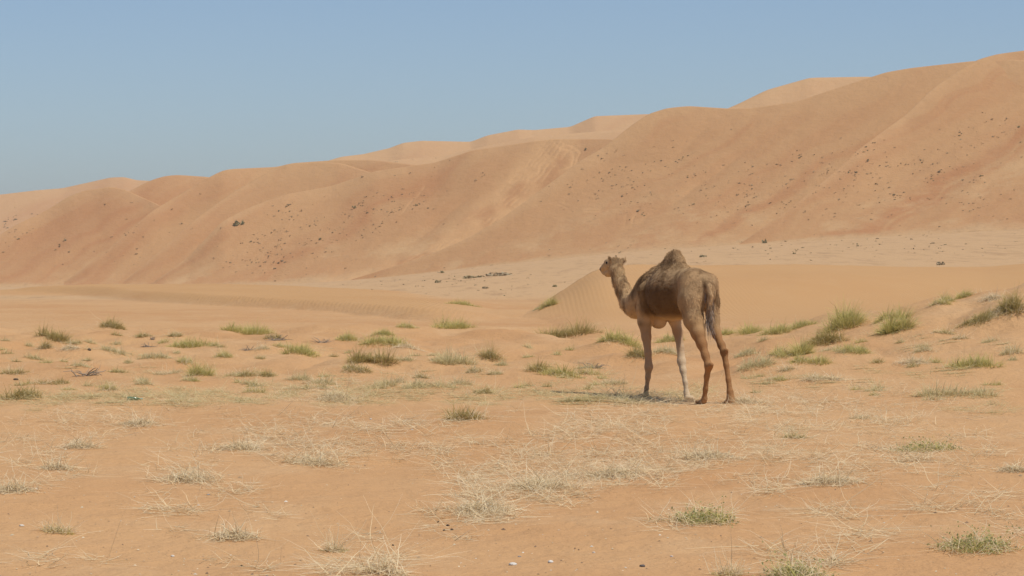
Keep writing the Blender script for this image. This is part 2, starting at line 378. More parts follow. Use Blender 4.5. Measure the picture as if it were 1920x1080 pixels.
# ------------------------------------------------------------------ the plants of the photograph
# (u, row of the foot, width px, height px, type, name, label)
G, O, P, S, W, C = 'green', 'olive', 'pale', 'straw', 'dead', 'creep'
PLANTS = [
 (98, 640, 46, 26, O, 'olive tussock with spiky straw tips on a hump near the left edge'),
 (205, 618, 40, 21, O, 'dark olive dome tussock standing alone, farthest back of the left hummocks'),
 (267, 637, 28, 10, O, 'low yellow-brown tussock right of the lone dark dome tussock'),
 (286, 640, 12, 15, W, 'short upright grey dead stub beside a low yellow-brown tussock'),
 (279, 653, 26, 9, W, 'dark grey dead twig heap below the upright dead stub'),
 (352, 655, 60, 19, G, 'long low green grass cushion right of the dead twig heap'),
 (329, 633, 18, 9, O, 'small olive tuft above the long low green cushion'),
 (84, 658, 22, 24, O, 'narrow ragged tuft directly below the straw-tipped tussock at left'),
 (131, 662, 30, 15, S, 'round straw-coloured tuft below and right of the straw-tipped tussock'),
 (212, 666, 44, 15, P, 'straggly twiggy grass streak below the lone dark dome tussock'),
 (290, 673, 50, 14, P, 'pale green low mat below the dead twig heap'),
 (25, 704, 40, 15, O, 'olive grass cushion at the left edge of the hummocks'),
 (153, 691, 28, 11, P, 'faint pale tuft just above the diagonal dead log'),
 (158, 708, 46, 18, W, 'grey dead woody branch lying diagonally in the left hummocks'),
 (420, 675, 30, 16, G, 'compact green tuft with a shadow on its left, left of the middle'),
 (470, 626, 84, 20, G, 'long green grass row along a hump crest left of the middle'),
 (511, 637, 24, 17, O, 'olive tuft at the right end of the long hump-crest grass row'),
 (521, 642, 38, 9, W, 'flat dark dead twigs below the olive end of the hump-crest row'),
 (465, 659, 26, 13, W, 'dark dead brush heap below the hump-crest grass row'),
 (492, 658, 22, 9, P, 'small pale tuft right of the dark dead brush heap'),
 (566, 667, 54, 21, G, 'yellow-green wide tussock casting a shadow left, beside the grey dead shrub'),
 (605, 646, 28, 19, W, 'grey dead shrub on the sand right of the yellow-green wide tussock'),
 (378, 708, 42, 30, G, 'largest round green tussock of the left hummocks'),
 (351, 691, 26, 15, G, 'smaller green tuft behind the largest round green tussock'),
 (355, 718, 26, 11, G, 'flat green tuft at the left foot of the largest round green tussock'),
 (442, 706, 34, 11, G, 'left piece of the low green strip right of the largest round tussock'),
 (480, 705, 48, 15, O, 'right piece of the low green strip right of the largest round tussock'),
 (311, 704, 44, 11, P, 'pale grass wisp left of the largest round green tussock'),
 (270, 724, 26, 15, P, 'pale wispy tuft above the green bottle'),
 (92, 721, 58, 11, O, 'thin olive grass strip above the big tuft at the left edge'),
 (48, 750, 56, 32, O, 'big olive tuft in the pale grass belt at the left edge'),
 (207, 736, 28, 17, G, 'bright green tuft at the upper rim of the pale grass belt at left'),
 (561, 717, 32, 20, P, 'grey-green tuft with dark base above the pale grass belt'),
 (598, 724, 48, 17, P, 'pale olive tuft between the grey-green tuft and the tall grey straw'),
 (465, 724, 20, 7, O, 'tiny flat dark tuft below the low green strip'),
 (475, 739, 34, 15, G, 'green tuft inside the pale grass belt below the tiny dark tuft'),
 (632, 752, 74, 44, S, 'tall grey-straw bush in the pale grass belt left of centre'),
 (650, 641, 44, 17, G, 'green tuft on the hummock crest left of centre'),
 (715, 629, 36, 13, G, 'green tuft behind the hummocks, middle of three running up right'),
 (764, 615, 30, 13, G, 'green tuft far behind the hummocks, uppermost of three running up right'),
 (850, 616, 80, 21, G, 'long green grass row at the foot of the low rippled dune'),
 (868, 573, 46, 10, G, 'far flat green tuft on the sand between the two rippled dunes'),
 (722, 651, 62, 19, G, 'green half of the wide cushion above the big dark tussock'),
 (765, 655, 52, 20, S, 'straw half of the wide cushion above the big dark tussock'),
 (697, 682, 66, 28, O, 'big dark olive tussock left of centre with a second one at its foot'),
 (668, 702, 44, 20, O, 'brown-olive tussock at the left foot of the big dark one'),
 (848, 682, 66, 34, P, 'large grey-green spiky tussock in the middle of the picture'),
 (910, 673, 42, 27, O, 'dark brown-olive tussock right beside the large grey-green one'),
 (760, 682, 24, 7, O, 'tiny dark tuft between the big dark and the grey-green tussocks'),
 (890, 701, 30, 13, O, 'small olive tuft below the dark brown-olive tussock'),
 (928, 704, 20, 8, O, 'smallest flat tuft right of the small olive tuft'),
 (1010, 700, 50, 27, O, 'brown-green tussock left of the camel, upper of a pair'),
 (1055, 709, 62, 22, G, 'spreading green cushion beside the brown-green tussock left of the camel'),
 (1097, 705, 34, 19, G, 'green tuft at the right end of the spreading cushion'),
 (1112, 693, 40, 10, W, 'grey dead stick above the spreading green cushion'),
 (790, 712, 28, 13, O, 'small tuft above the grey-green sloping cushion'),
 (806, 730, 64, 25, P, 'grey-green sloping cushion below the large spiky tussock'),
 (748, 720, 20, 14, O, 'small dark tuft left of the grey-green sloping cushion'),
 (719, 728, 36, 22, P, 'pale grey tuft left of the small dark tuft'),
 (861, 724, 34, 19, P, 'straw-green tuft right of the grey-green sloping cushion'),
 (908, 740, 38, 18, O, 'olive flat-topped tuft above the lone near tussock'),
 (875, 790, 66, 36, O, 'lone dark olive tussock nearest the viewer in the centre, standing on bare sand'),
 (1073, 630, 96, 34, O, 'large yellow-green dome tussock on a sand hump left of the camel'),
 (1028, 576, 24, 19, G, 'bright green tuft growing on the edge of the rippled dune'),
 (1010, 582, 18, 8, P, 'pale wisp at the foot of the tuft on the dune edge'),
 (1163, 644, 58, 25, G, 'green tussock just left of the camel front leg'),
 (1200, 672, 36, 27, O, 'dark tussock partly hidden behind the camel front leg'),
 (1252, 668, 44, 24, P, 'grey-green tussock seen between the camel front legs'),
 (1258, 641, 44, 15, G, 'green cushion seen under the camel belly'),
 (1150, 724, 48, 15, P, 'pale green low tuft left of the camel front foot'),
 (1385, 630, 62, 21, G, 'flat green cushion right of the camel hind legs'),
 (1455, 629, 46, 22, G, 'bright green tuft with shadow, second right of the camel'),
 (1502, 615, 44, 14, G, 'green tuft on the dune foot between the bright tuft and the big tussock'),
 (1600, 614, 78, 42, G, 'biggest bright green tussock on the crest of the right mound'),
 (1668, 603, 50, 28, G, 'bright green tussock right of the biggest one on the mound'),
 (1690, 626, 58, 34, G, 'bright green tussock leaning down the mound with a dark shadow'),
 (1481, 667, 62, 31, G, 'dense green tussock on the left slope of the right mound'),
 (1543, 647, 66, 27, O, 'olive long tussock between the dense green one and the crest'),
 (1425, 694, 54, 27, P, 'grey-green sloping tuft at the left foot of the right mound'),
 (1517, 684, 52, 21, G, 'green cushion below the dense green tussock on the mound'),
 (1610, 667, 54, 21, G, 'green cushion in the middle of the right mound'),
 (1472, 701, 28, 11, O, 'small dark tuft below the green cushion on the mound'),
 (1402, 670, 44, 18, P, 'faint pale grass on the mound edge right of the camel hock'),
 (1762, 573, 26, 14, G, 'left of two small dark green tufts on the upper right mound'),
 (1777, 570, 18, 21, G, 'right, taller of two small dark green tufts on the upper right mound'),
 (1811, 558, 36, 17, G, 'round green tuft high on the right mound'),
 (1861, 566, 42, 28, S, 'pale spiky tuft high on the right mound near the edge'),
 (1902, 597, 50, 38, O, 'dark brown-olive tussock cut by the right picture edge'),
 (1830, 614, 54, 21, O, 'green-olive cushion left of the dark tussock at the right edge'),
 (1872, 605, 40, 12, P, 'low pale tuft between the cushion and the dark edge tussock'),
 (1770, 627, 30, 12, O, 'small olive tuft on the open slope of the right mound'),
 (1800, 640, 24, 9, O, 'tiny dark tuft below the small olive tuft on the slope'),
 (1825, 689, 64, 25, G, 'green cushion low on the right mound near the edge'),
 (1735, 661, 34, 17, P, 'grey wispy tuft in the middle of the right mound'),
 (1714, 687, 54, 23, S, 'straw and grey tuft below the grey wispy one'),
 (1900, 668, 36, 22, P, 'grey tuft at the right edge above the green cushion'),
 (1800, 745, 120, 28, P, 'wide green-straw mat near the right edge'),
 (1455, 719, 28, 13, G, 'small green tuft right of the camel hind foot'),
 (1525, 719, 40, 15, S, 'straw tuft with dark base, left of a pair'),
 (1562, 718, 34, 13, S, 'straw tuft, right of a pair on the low slope'),
 (1642, 735, 40, 11, P, 'low green wisp between the straw pair and the wide mat'),
 (1397, 757, 66, 30, S, 'straw bush at the camel right hind foot'),
 (1487, 823, 44, 13, O, 'low dark green sprig lying on bare sand at lower right'),
 (1615, 788, 34, 11, P, 'small green sprig above the grey straw tussock'),
 (1738, 846, 130, 44, C, 'wide green creeping plant tangled with straw at right'),
 (1555, 908, 130, 54, S, 'long grey straw tussock sloping up right in the lower right'),
 (1904, 888, 50, 28, S, 'brown straw tuft cut by the right picture edge'),
 (1832, 1032, 150, 66, C, 'large green creeping plant in the lower right corner'),
 (1495, 1084, 100, 60, C, 'bushy green and straw plant cut by the bottom edge'),
 (1368, 1082, 40, 18, G, 'short green blades at the bottom edge'),
 (1320, 980, 110, 30, C, 'thin green trailing plant on bare sand below the centre right'),
 (105, 1001, 42, 19, G, 'small fresh green sprout on bare sand at lower left'),
 (106, 880, 58, 24, S, 'brown dry tuft at lower left'),
 (28, 922, 76, 26, S, 'pale straw tangle at the left edge'),
 (590, 872, 120, 58, S, 'big straw bush with dark root in the lower left centre'),
 (626, 1036, 26, 10, G, 'tiny green sprout in the lower centre'),
 (440, 1010, 90, 34, S, 'uprooted dry plant with a pale stem at lower left'),
 (150, 842, 70, 22, S, 'thin straw tuft above the brown dry tuft'),
 (360, 905, 96, 40, S, 'open straw tuft between the brown tuft and the big straw bush'),
 (452, 845, 84, 28, S, 'flat straw tuft up left of the big straw bush'),
 (260, 800, 70, 24, S, 'straw tuft below the green bottle'),
 (900, 960, 110, 44, S, 'lower left end of the long straw drift in the foreground'),
 (1020, 915, 120, 56, S, 'middle tangle of the long straw drift in the foreground'),
 (1150, 895, 110, 48, S, 'right end of the long straw drift in the foreground'),
 (1330, 860, 100, 36, S, 'white straw tangle below the camel hind feet'),
 (716, 1078, 80, 54, S, 'pale straw tuft cut by the bottom edge left of centre'),
]
SMALL = [  # tiny clumps nothing tells apart
 (218, 630, 16, 9), (169, 646, 22, 10), (306, 646, 18, 9), (15, 664, 18, 10), (60, 678, 24, 11), (88, 682, 22, 9),
 (240, 684, 14, 7), (330, 665, 12, 6), (405, 652, 12, 6), (200, 655, 14, 7), (540, 655, 14, 7), (120, 680, 12, 6), (30, 680, 14, 7), (10, 640, 14, 7)]
_r = np.random.default_rng(12)
SMALL_MID = [(_r.uniform(560, 1180), _r.uniform(650, 735), _r.uniform(10, 26), _r.uniform(6, 12)) for _ in range(30)]
SMALL_R = [(_r.uniform(1400, 1910), _r.uniform(640, 745), _r.uniform(12, 30), _r.uniform(6, 13)) for _ in range(26)]
SMALL += [(_r.uniform(0, 540), _r.uniform(645, 735), _r.uniform(10, 24), _r.uniform(6, 11)) for _ in range(26)]

lk0 = make_lookup(False)
pp = hit([p[0] for p in PLANTS], [p[1] for p in PLANTS], lk0)
for p, q in zip(PLANTS, pp):
    m = q[1] / FPX
    if p[1] < 760 and p[4] not in (W,):
        MOUNDS.append((q[0] - 0.08 * p[2] * m, q[1] + 0.1, max(0.62 * p[2] * m, .2), max(0.8 * p[2] * m, .3), min(0.22 * p[3] * m, .09)))
    elif p[4] in (S, C):
        MOUNDS.append((q[0], q[1] + 0.15, 0.6 * p[2] * m, 0.9 * p[2] * m, 0.04))
MOUNDS.append((0.95, 35.35, 0.75, 0.4, 0.075))     # low sand hump left of the camel
lk = make_lookup(True)

YB = np.concatenate([-np.geomspace(0.01, 3000, 24)[::-1], [1.0, 3.0, 6.0, 10.0]])
YR = np.concatenate([YB, D_ROW])
WR = np.where(YR >= 1, YR, 2 - YR)
KC = (U_COL - 960) / FPX
YG, KG = np.meshgrid(YR, KC, indexing='ij')
XG = KG * WR[:, None]
zg, rg, pg = terrain(XG, YG)
ground = mesh_obj('ground', np.stack([XG, YG, zg], -1).reshape(-1, 3), grid_faces(len(YR), len(KC)), M_SAND,
                  attrs={'ripple': rg[0], 'ripple_far': rg[1], 'plain': pg})
tag(ground, 'rippled orange sand plain with low dunes and a paler gravel flat', kind='structure')

def seg_dist(px, py, poly):
    best = np.full(px.shape, 1e9)
    for (x0, y0), (x1, y1) in zip(poly[:-1], poly[1:]):
        dx, dy = x1 - x0, y1 - y0
        t = np.clip(((px - x0) * dx + (py - y0) * dy) / (dx * dx + dy * dy), 0, 1)
        best = np.minimum(best, np.hypot(px - x0 - t * dx, py - y0 - t * dy))
    return best

def dune(name, crest, off, slope, label, nrow=90, step=3.0, tracks=None, seed=1, rough=1.0, back=16, wsm=10, sm=0.85, pale=0.0):
    us = np.arange(crest[0][0], crest[-1][0] + 1, step)
    vc = smooth_tab(us, crest, wsm)
    T = math.tan(math.radians(slope))
    Db = base_D(us) + off; zb = base_z(us, Db)
    q = (vc - HOR) / FPX
    Dc = (Db + (CAM_Z - zb) / T) / (1 + q / T)
    Dc = np.maximum(Dc, Db + 0.5)
    kk = np.exp(-(np.arange(-300, 301, step) / 130.0) ** 2); kk /= kk.sum()
    hw = len(kk) // 2
    Dc = np.convolve(np.pad(Dc, hw, mode='edge'), kk, 'valid')[:len(us)] * sm + Dc * (1 - sm)
    zc = CAM_Z - q * Dc
    t = np.linspace(0, 1, nrow)[:, None]
    D = Db + (Dc - Db) * t
    s = 0.25 * t + 0.75 * t ** 1.3
    Z = zb + (zc - zb) * s
    hgt = (zc - zb)
    v = HOR + (CAM_Z - Z) * FPX / D
    U = np.broadcast_to(us, D.shape)
    env = np.sin(math.pi * np.clip(t, 0, 1) ** 0.8)
    cdiag = v + 0.62 * U
    wq = 40 * fbm(U / 160, v / 120, 2, seed + 3)
    n = 0.9 * (0.45 - np.abs(fbm((cdiag + wq) / 110, U / 420, 2, seed)) ** 0.8) + 0.3 * fbm(cdiag / 170, U / 360, 3, seed + 2) + 0.16 * fbm(cdiag / 26, U / 150, 3, seed + 9) * (1 - 0.5 * t)
    D = D + n * env * np.clip(hgt, 0, 30) * 0.13 * rough
    streak = 0.5 + 0.45 * fbm((cdiag + 30 * fbm(U / 90, v / 60, 2, seed + 6)) / 26, U / 190 + v / 110, 4, seed + 5)
    trk = np.zeros_like(D)
    if tracks:
        wob = 6 * fbm(U / 22, v / 22, 2, 77); wide = np.zeros_like(D)
        for poly in tracks:
            d = seg_dist(U + wob, v, poly)
            trk = np.maximum(trk, np.exp(-(d / 1.7) ** 2))
            wide = np.maximum(wide, np.exp(-(d / 16) ** 2) * (len(poly) > 5))
        brk = sstep(-.5, .35, fbm(U / 30, v / 18, 3, 79))
        trk = trk * brk
        Z = Z - 0.11 * trk
        trk = np.clip(0.45 * trk + 0.85 * wide * sstep(-.8, .4, fbm(U / 40, v / 40, 2, 80)), 0, 1)
    # lee side behind the crest
    tb = np.linspace(0, 1, 26)[1:, None]
    run = np.maximum((zc - zb + 4) / math.tan(math.radians(back)), 4)
    Dk = Dc + run * tb
    Zk = zc - (zc - zb + 4) * (0.35 * tb + 0.65 * tb ** 2)
    D2 = np.concatenate([(D[:1] - 4), D, Dk]); Z2 = np.concatenate([Z[:1] - 2.0, Z, Zk])
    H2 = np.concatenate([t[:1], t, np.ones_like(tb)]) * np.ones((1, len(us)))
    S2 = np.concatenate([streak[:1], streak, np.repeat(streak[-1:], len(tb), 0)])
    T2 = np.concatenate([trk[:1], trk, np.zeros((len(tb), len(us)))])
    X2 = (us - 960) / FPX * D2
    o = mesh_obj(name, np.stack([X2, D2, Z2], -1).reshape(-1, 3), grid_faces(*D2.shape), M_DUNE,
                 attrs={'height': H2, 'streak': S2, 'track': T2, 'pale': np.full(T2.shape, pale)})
    return tag(o, label, kind='structure')

def par(poly, offs): return [[(x + o, y + 0.3 * o) for x, y in poly] for o in offs]
TR2 = par([(1050, 266), (1018, 305), (962, 368), (900, 420), (830, 473), (740, 520), (640, 545)], (-22, -14, -5, 4, 12, 22))
TR2 += [[(1040, 268), (1072, 285), (1070, 310), (1052, 320), (1046, 305), (1060, 290)], [(1055, 264), (1085, 285), (1075, 315), (1030, 352)],
        [(1010, 275), (1030, 290), (1012, 318)], [(930, 375), (922, 392), (880, 425), (860, 448)], [(800, 350), (770, 380), (745, 405)]]
TR1 = [[(1182, 392), (1172, 408), (1168, 428), (1180, 436)], [(1195, 390), (1186, 408), (1182, 428), (1195, 434)],
       [(1050, 383), (1075, 395), (1120, 396), (1180, 390)], [(1056, 378), (1082, 390), (1125, 391)], [(995, 378), (1010, 388)]]

dune('dune', [(1380, 462), (1480, 392), (1570, 318), (1608, 281), (1655, 246), (1697, 216), (1748, 166), (1800, 130), (1833, 112), (1868, 102), (1920, 95), (2050, 82), (2400, 60), (2800, 70)],
     -6, 24, 'big red-brown dune face rising to the upper right corner', 110, 3, None, 5, 0.9, sm=0.5)
dune('dune', [(640, 530), (800, 480), (880, 445), (940, 410), (1020, 352), (1090, 300), (1130, 278), (1180, 238), (1215, 214), (1250, 203), (1290, 199), (1370, 204), (1408, 203), (1493, 191), (1552, 171),
              (1629, 146), (1660, 136), (1706, 128), (1821, 115), (1900, 112), (2000, 120)],
     0, 26, 'tall smooth dune face behind the camel with scattered shrubs', 150, 2.5, TR1, 11, 0.55, sm=0.42)
dune('dune', [(1290, 235), (1384, 195), (1437, 169), (1518, 146), (1629, 144), (1720, 152), (1800, 170)],
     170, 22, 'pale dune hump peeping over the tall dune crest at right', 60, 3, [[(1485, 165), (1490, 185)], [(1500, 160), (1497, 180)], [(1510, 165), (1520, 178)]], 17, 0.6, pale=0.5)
dune('dune', [(280, 535), (353, 482), (417, 415), (470, 388), (533, 365), (617, 350), (640, 343), (703, 321), (816, 305), (886, 282), (1009, 264), (1038, 261), (1140, 261), (1250, 272), (1400, 300)],
     45, 25, 'middle dune face with vehicle tracks running down its right side', 160, 2, TR2, 23, 0.9)
dune('dune', [(560, 365), (600, 345), (660, 322), (740, 300), (830, 293), (900, 276), (1000, 257), (1080, 250), (1150, 244), (1240, 243), (1330, 250)],
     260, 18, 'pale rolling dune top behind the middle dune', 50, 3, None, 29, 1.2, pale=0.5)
dune('dune', [(500, 340), (560, 318), (640, 294), (682, 289), (703, 284), (730, 278), (756, 268), (791, 264), (883, 266), (914, 254), (971, 243), (1002, 244), (1069, 238), (1115, 218), (1217, 214), (1330, 222)],
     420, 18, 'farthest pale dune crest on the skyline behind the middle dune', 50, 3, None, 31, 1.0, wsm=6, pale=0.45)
dune('dune', [(120, 530), (200, 470), (233, 440), (283, 397), (333, 367), (393, 332), (417, 320), (433, 317), (520, 313), (547, 306), (633, 300), (700, 300), (800, 312), (900, 340)],
     85, 25, 'dune spur left of the middle dune, sloping down to the left', 110, 3, None, 37, 0.9)
dune('dune', [(230, 530), (300, 470), (370, 408), (440, 358), (500, 325), (545, 309), (600, 303), (640, 306), (700, 325), (780, 360)],
     64, 25, 'dune spur between the left spur and the middle dune', 100, 3, None, 53, 0.9, sm=0.6)
dune('dune', [(60, 500), (180, 395), (230, 365), (283, 338), (310, 330), (333, 328), (393, 332), (450, 345), (560, 370)],
     170, 25, 'narrow dune peak between two spurs on the left', 80, 3, None, 41, 0.9)
dune('dune', [(-900, 640), (-300, 540), (-100, 500), (0, 440), (33, 420), (83, 397), (133, 366), (160, 357), (207, 350), (233, 355), (300, 385), (380, 450), (450, 520), (500, 580)],
     150, 24, 'rounded dune spur at the far left edge', 100, 3, None, 43, 0.9)
dune('dune', [(-1000, 390), (-200, 374), (0, 365), (67, 357), (117, 353), (167, 342), (207, 333), (233, 332), (257, 338), (280, 339), (350, 350), (450, 370)],
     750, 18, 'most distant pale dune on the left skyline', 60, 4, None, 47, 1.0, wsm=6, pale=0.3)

# ------------------------------------------------------------------ camel (local axes: a forward, b left, z up)
CY, CX = 36.3, 2.37
PHI = math.radians(24)
SF, CF = math.sin(PHI), math.cos(PHI)

def cj(u, v, b):
    k = (u - 960) / FPX
    a = (CX - CF * b - k * (CY - SF * b)) / (SF + CF * k)
    return np.array([a, b, CAM_Z - (v - HOR) / FPX * (CY + CF * a - SF * b)])

VX = 0.0135
AX = [np.arange(-1.1, 2.85, VX), np.arange(-0.52, 0.62, VX), np.arange(-0.08, 2.12, VX)]
FLD = np.full([len(a) for a in AX], 1.0, np.float32)

def blend(lo, hi, fn, k):
    sl = []
    for i in range(3):
        i0 = max(int((lo[i] - 0.2 - AX[i][0]) / VX), 0); i1 = min(int((hi[i] + 0.2 - AX[i][0]) / VX) + 2, len(AX[i]))
        sl.append(slice(i0, i1))
    sl = tuple(sl)
    A, B, Z = np.meshgrid(AX[0][sl[0]], AX[1][sl[1]], AX[2][sl[2]], indexing='ij')
    d = fn(A, B, Z).astype(np.float32)
    f = FLD[sl]
    h = np.maximum(k - np.abs(f - d), 0) / k
    FLD[sl] = np.minimum(f, d) - h * h * k * 0.25

def ell(c, r, pitch=0.0, k=0.08, yaw=0.0):
    cp, sp = math.cos(pitch), math.sin(pitch); cy, sy = math.cos(yaw), math.sin(yaw)
    def fn(A, B, Z):
        x, y, z = A - c[0], B - c[1], Z - c[2]
        x, y = cy * x + sy * y, -sy * x + cy * y
        x, z = cp * x + sp * z, -sp * x + cp * z
        k0 = np.sqrt((x / r[0]) ** 2 + (y / r[1]) ** 2 + (z / r[2]) ** 2)
        k1 = np.sqrt((x / r[0] ** 2) ** 2 + (y / r[1] ** 2) ** 2 + (z / r[2] ** 2) ** 2) + 1e-6
        return k0 * (k0 - 1) / k1
    m = max(r)
    blend([q - m for q in c], [q + m for q in c], fn, k)

def cone(p, q, r0, r1, k=0.03):
    p = np.asarray(p); q = np.asarray(q); d = q - p; L = d @ d
    def fn(A, B, Z):
        t = np.clip(((A - p[0]) * d[0] + (B - p[1]) * d[1] + (Z - p[2]) * d[2]) / L, 0, 1)
        return np.sqrt((A - p[0] - t * d[0]) ** 2 + (B - p[1] - t * d[1]) ** 2 + (Z - p[2] - t * d[2]) ** 2) - (r0 + (r1 - r0) * t)
    m = max(r0, r1)
    blend(np.minimum(p, q) - m, np.maximum(p, q) + m, fn, k)

def chain(pts, k=0.03):
    J = [(cj(u, v, b), r) for u, v, b, r in pts]
    for (p, r0), (q, r1) in zip(J[:-1], J[1:]): cone(p, q, r0, r1, k)
    return J

# trunk
ell((0.68, 0, 1.385), (0.45, 0.335, 0.355), 0.0, .05)
ell((1.02, 0, 1.37), (0.36, 0.25, 0.34), 0.0, .06)
ell((0.48, 0, 1.43), (0.46, 0.27, 0.305), 0.06, .08)
ell((1.32, 0, 1.30), (0.28, 0.22, 0.34), 0.0, .07)
ell((0.04, 0, 1.45), (0.36, 0.225, 0.255), 0.38, .07)
ell((1.10, 0, 1.00), (0.12, 0.10, 0.085), 0.0, .06)          # chest pad
# hump
ell((0.70, 0, 1.70), (0.28, 0.14, 0.135), 0.0, .08)
ell((0.665, 0, 1.81), (0.155, 0.10, 0.13), 0.0, .06)
cone(cj(1271, 490, 0), cj(1268, 477, 0), 0.085, 0.062, .04)
# withers and neck
chain([(1250, 512, 0, .125), (1234, 522, 0, .145), (1217, 540, .01, .155), (1204, 560, .03, .165)], .05)
chain([(1210, 562, .03, .20), (1193, 574, .07, .160), (1180, 567, .11, .125), (1170, 548, .14, .098), (1162, 528, .17, .086), (1157, 510, .18, .084), (1154, 497, .18, .086)], .05)
# head
chain([(1154, 494, .18, .086), (1144, 497, .195, .076), (1136, 501, .205, .055), (1129.5, 505, .215, .042)], .03)
chain([(1150, 508, .18, .06), (1141, 513, .20, .044), (1131, 511, .215, .028)], .025)
chain([(1141, 489, .225, .028), (1137, 490, .225, .022)], .03)      # brow over the left eye
chain([(1165, 491, .11, .026), (1169, 488, .075, .024), (1172, 484, .05, .010)], .02)   # right ear
chain([(1146, 488, .25, .024), (1143, 484, .275, .020), (1141, 480, .285, .009)], .02)  # left ear
# hind legs
chain([(1294, 530, .14, .155), (1295, 565, .18, .158), (1301, 600, .185, .128), (1309, 625, .175, .084), (1316, 645, .165, .060), (1323, 667, .155, .044), (1329, 687, .15, .045)], .05)
chain([(1329, 686, .15, .049), (1334, 684, .15, .030)], .03)
chain([(1329, 687, .15, .045), (1325.5, 706, .15, .033), (1323, 730, .15, .030), (1321, 748, .15, .033), (1318, 757, .15, .037)], .03)
chain([(1328, 530, -.15, .125), (1333, 565, -.175, .105), (1337, 600, -.18, .080), (1344, 627, -.18, .054), (1353, 648, -.175, .042), (1358, 661, -.17, .041)], .05)
chain([(1358, 660, -.17, .045), (1362, 657, -.17, .028)], .03)
chain([(1358, 661, -.17, .045), (1362, 685, -.17, .034), (1366, 712, -.17, .031), (1369, 735, -.17, .038), (1370, 746, -.17, .046), (1371, 752, -.17, .050)], .03)
# front legs
chain([(1216, 548, .17, .15), (1210, 580, .2, .115), (1209, 603, .2, .092), (1212, 632, .19, .060), (1215, 662, .185, .043), (1216.5, 688, .18, .051), (1215, 707, .18, .032), (1212.5, 728, .18, .025), (1211, 740, .18, .032), (1209, 746, .18, .040)], .035)
chain([(1262, 560, -.17, .12), (1266, 600, -.19, .085), (1271, 622, -.19, .064), (1276, 652, -.18, .046), (1278, 678, -.175, .054), (1281, 695, -.17, .040), (1285, 717, -.17, .028), (1287.5, 738, -.17, .034), (1291, 750, -.17, .042)], .035)
# feet: broad flat pads reaching forward
for (u, v, b, da) in ((1318, 757, .15, .10), (1371, 752, -.17, .08), (1209, 747, .18, .10), (1293, 753, -.17, -.02)):
    p = cj(u, v, b)
    ell((p[0] + da * .6, b, 0.028), (0.09, 0.062, 0.036), 0, .03)
# tail stem
tail = [(np.array(q), r) for q, r in (((-.16, 0, 1.57), .05), ((-.315, .005, 1.47), .047), ((-.375, .02, 1.36), .042), ((-.38, .03, 1.20), .034), ((-.37, .035, 1.06), .022))]
for (p, r0), (q, r1) in zip(tail[:-1], tail[1:]): cone(p, q, r0, r1, .02)
# hollows between the buttocks beside the tail
def cut(p, q, r, k):
    p = np.asarray(p); q = np.asarray(q); d = q - p; L = d @ d
    A, B, Z = np.meshgrid(*AX, indexing='ij', sparse=True)
    t = np.clip(((A - p[0]) * d[0] + (B - p[1]) * d[1] + (Z - p[2]) * d[2]) / L, 0, 1)
    D = -(np.sqrt((A - p[0] - t * d[0]) ** 2 + (B - p[1] - t * d[1]) ** 2 + (Z - p[2] - t * d[2]) ** 2) - r).astype(np.float32)
    h = np.maximum(k - np.abs(FLD - D), 0) / k
    FLD[:] = np.maximum(FLD, D) + h * h * k * 0.25

cut((0.12, 0.385, 1.50), (0.16, 0.36, 1.08), 0.12, .05)       # flank hollows before the thighs
cut((0.12, -0.385, 1.50), (0.16, -0.36, 1.08), 0.12, .05)
cut((-0.20, 0.40, 1.30), (-0.24, 0.37, 1.05), 0.06, .05)        # thigh muscle groove
for sb in (1, -1):                                             # clefts beside the tail
    cut((-0.36, 0.02 + 0.075 * sb, 1.46), (-0.30, 0.03 + 0.06 * sb, 1.02), 0.035, .025)

def surface_nets(F):
    s = F < 0
    nx, ny, nz = F.shape
    c = np.zeros((nx - 1, ny - 1, nz - 1), np.int8)
    for i in (0, 1):
        for j in (0, 1):
            for k in (0, 1): c += s[i:nx - 1 + i, j:ny - 1 + j, k:nz - 1 + k]
    act = np.argwhere((c > 0) & (c < 8))
    idx = np.full(c.shape, -1, np.int64); idx[tuple(act.T)] = np.arange(len(act))
    acc = np.zeros((len(act), 3)); cnt = np.zeros(len(act))
    corners = [np.array(q) for q in np.ndindex(2, 2, 2)]
    for a in corners:
        for ax in range(3):
            if a[ax]: continue
            b = a.copy(); b[ax] = 1
            fa = F[tuple((act + a).T)]; fb = F[tuple((act + b).T)]
            m = (fa < 0) != (fb < 0)
            t = np.where(m, fa / np.where(m, fa - fb, 1), 0)
            p = np.broadcast_to(a, (len(act), 3)).astype(float).copy(); p[:, ax] += t
            acc += p * m[:, None]; cnt += m
    V = act + acc / cnt[:, None]
    quads = []
    for ax in range(3):
        o1, o2 = [(1, 2), (2, 0), (0, 1)][ax]
        hi = [slice(1, n - 1) for n in F.shape]; lo = list(hi)
        lo[ax] = slice(0, F.shape[ax] - 1); hi[ax] = slice(1, F.shape[ax])
        s0 = s[tuple(lo)]; s1 = s[tuple(hi)]
        e = np.argwhere(s0 != s1)
        flip = s0[tuple(e.T)]
        e = e + np.array([1 if i != ax else 0 for i in range(3)])
        d1 = np.zeros(3, int); d1[o1] = 1; d2 = np.zeros(3, int); d2[o2] = 1
        q = np.stack([idx[tuple((e - d1 - d2).T)], idx[tuple((e - d2).T)], idx[tuple(e.T)], idx[tuple((e - d1).T)]], -1)
        q[~flip] = q[~flip][:, ::-1]
        quads.append(q)
    Q = np.concatenate(quads); Q = Q[(Q >= 0).all(1)]
    return V * VX + np.array([a[0] for a in AX]), Q

BV, BQ = surface_nets(FLD)
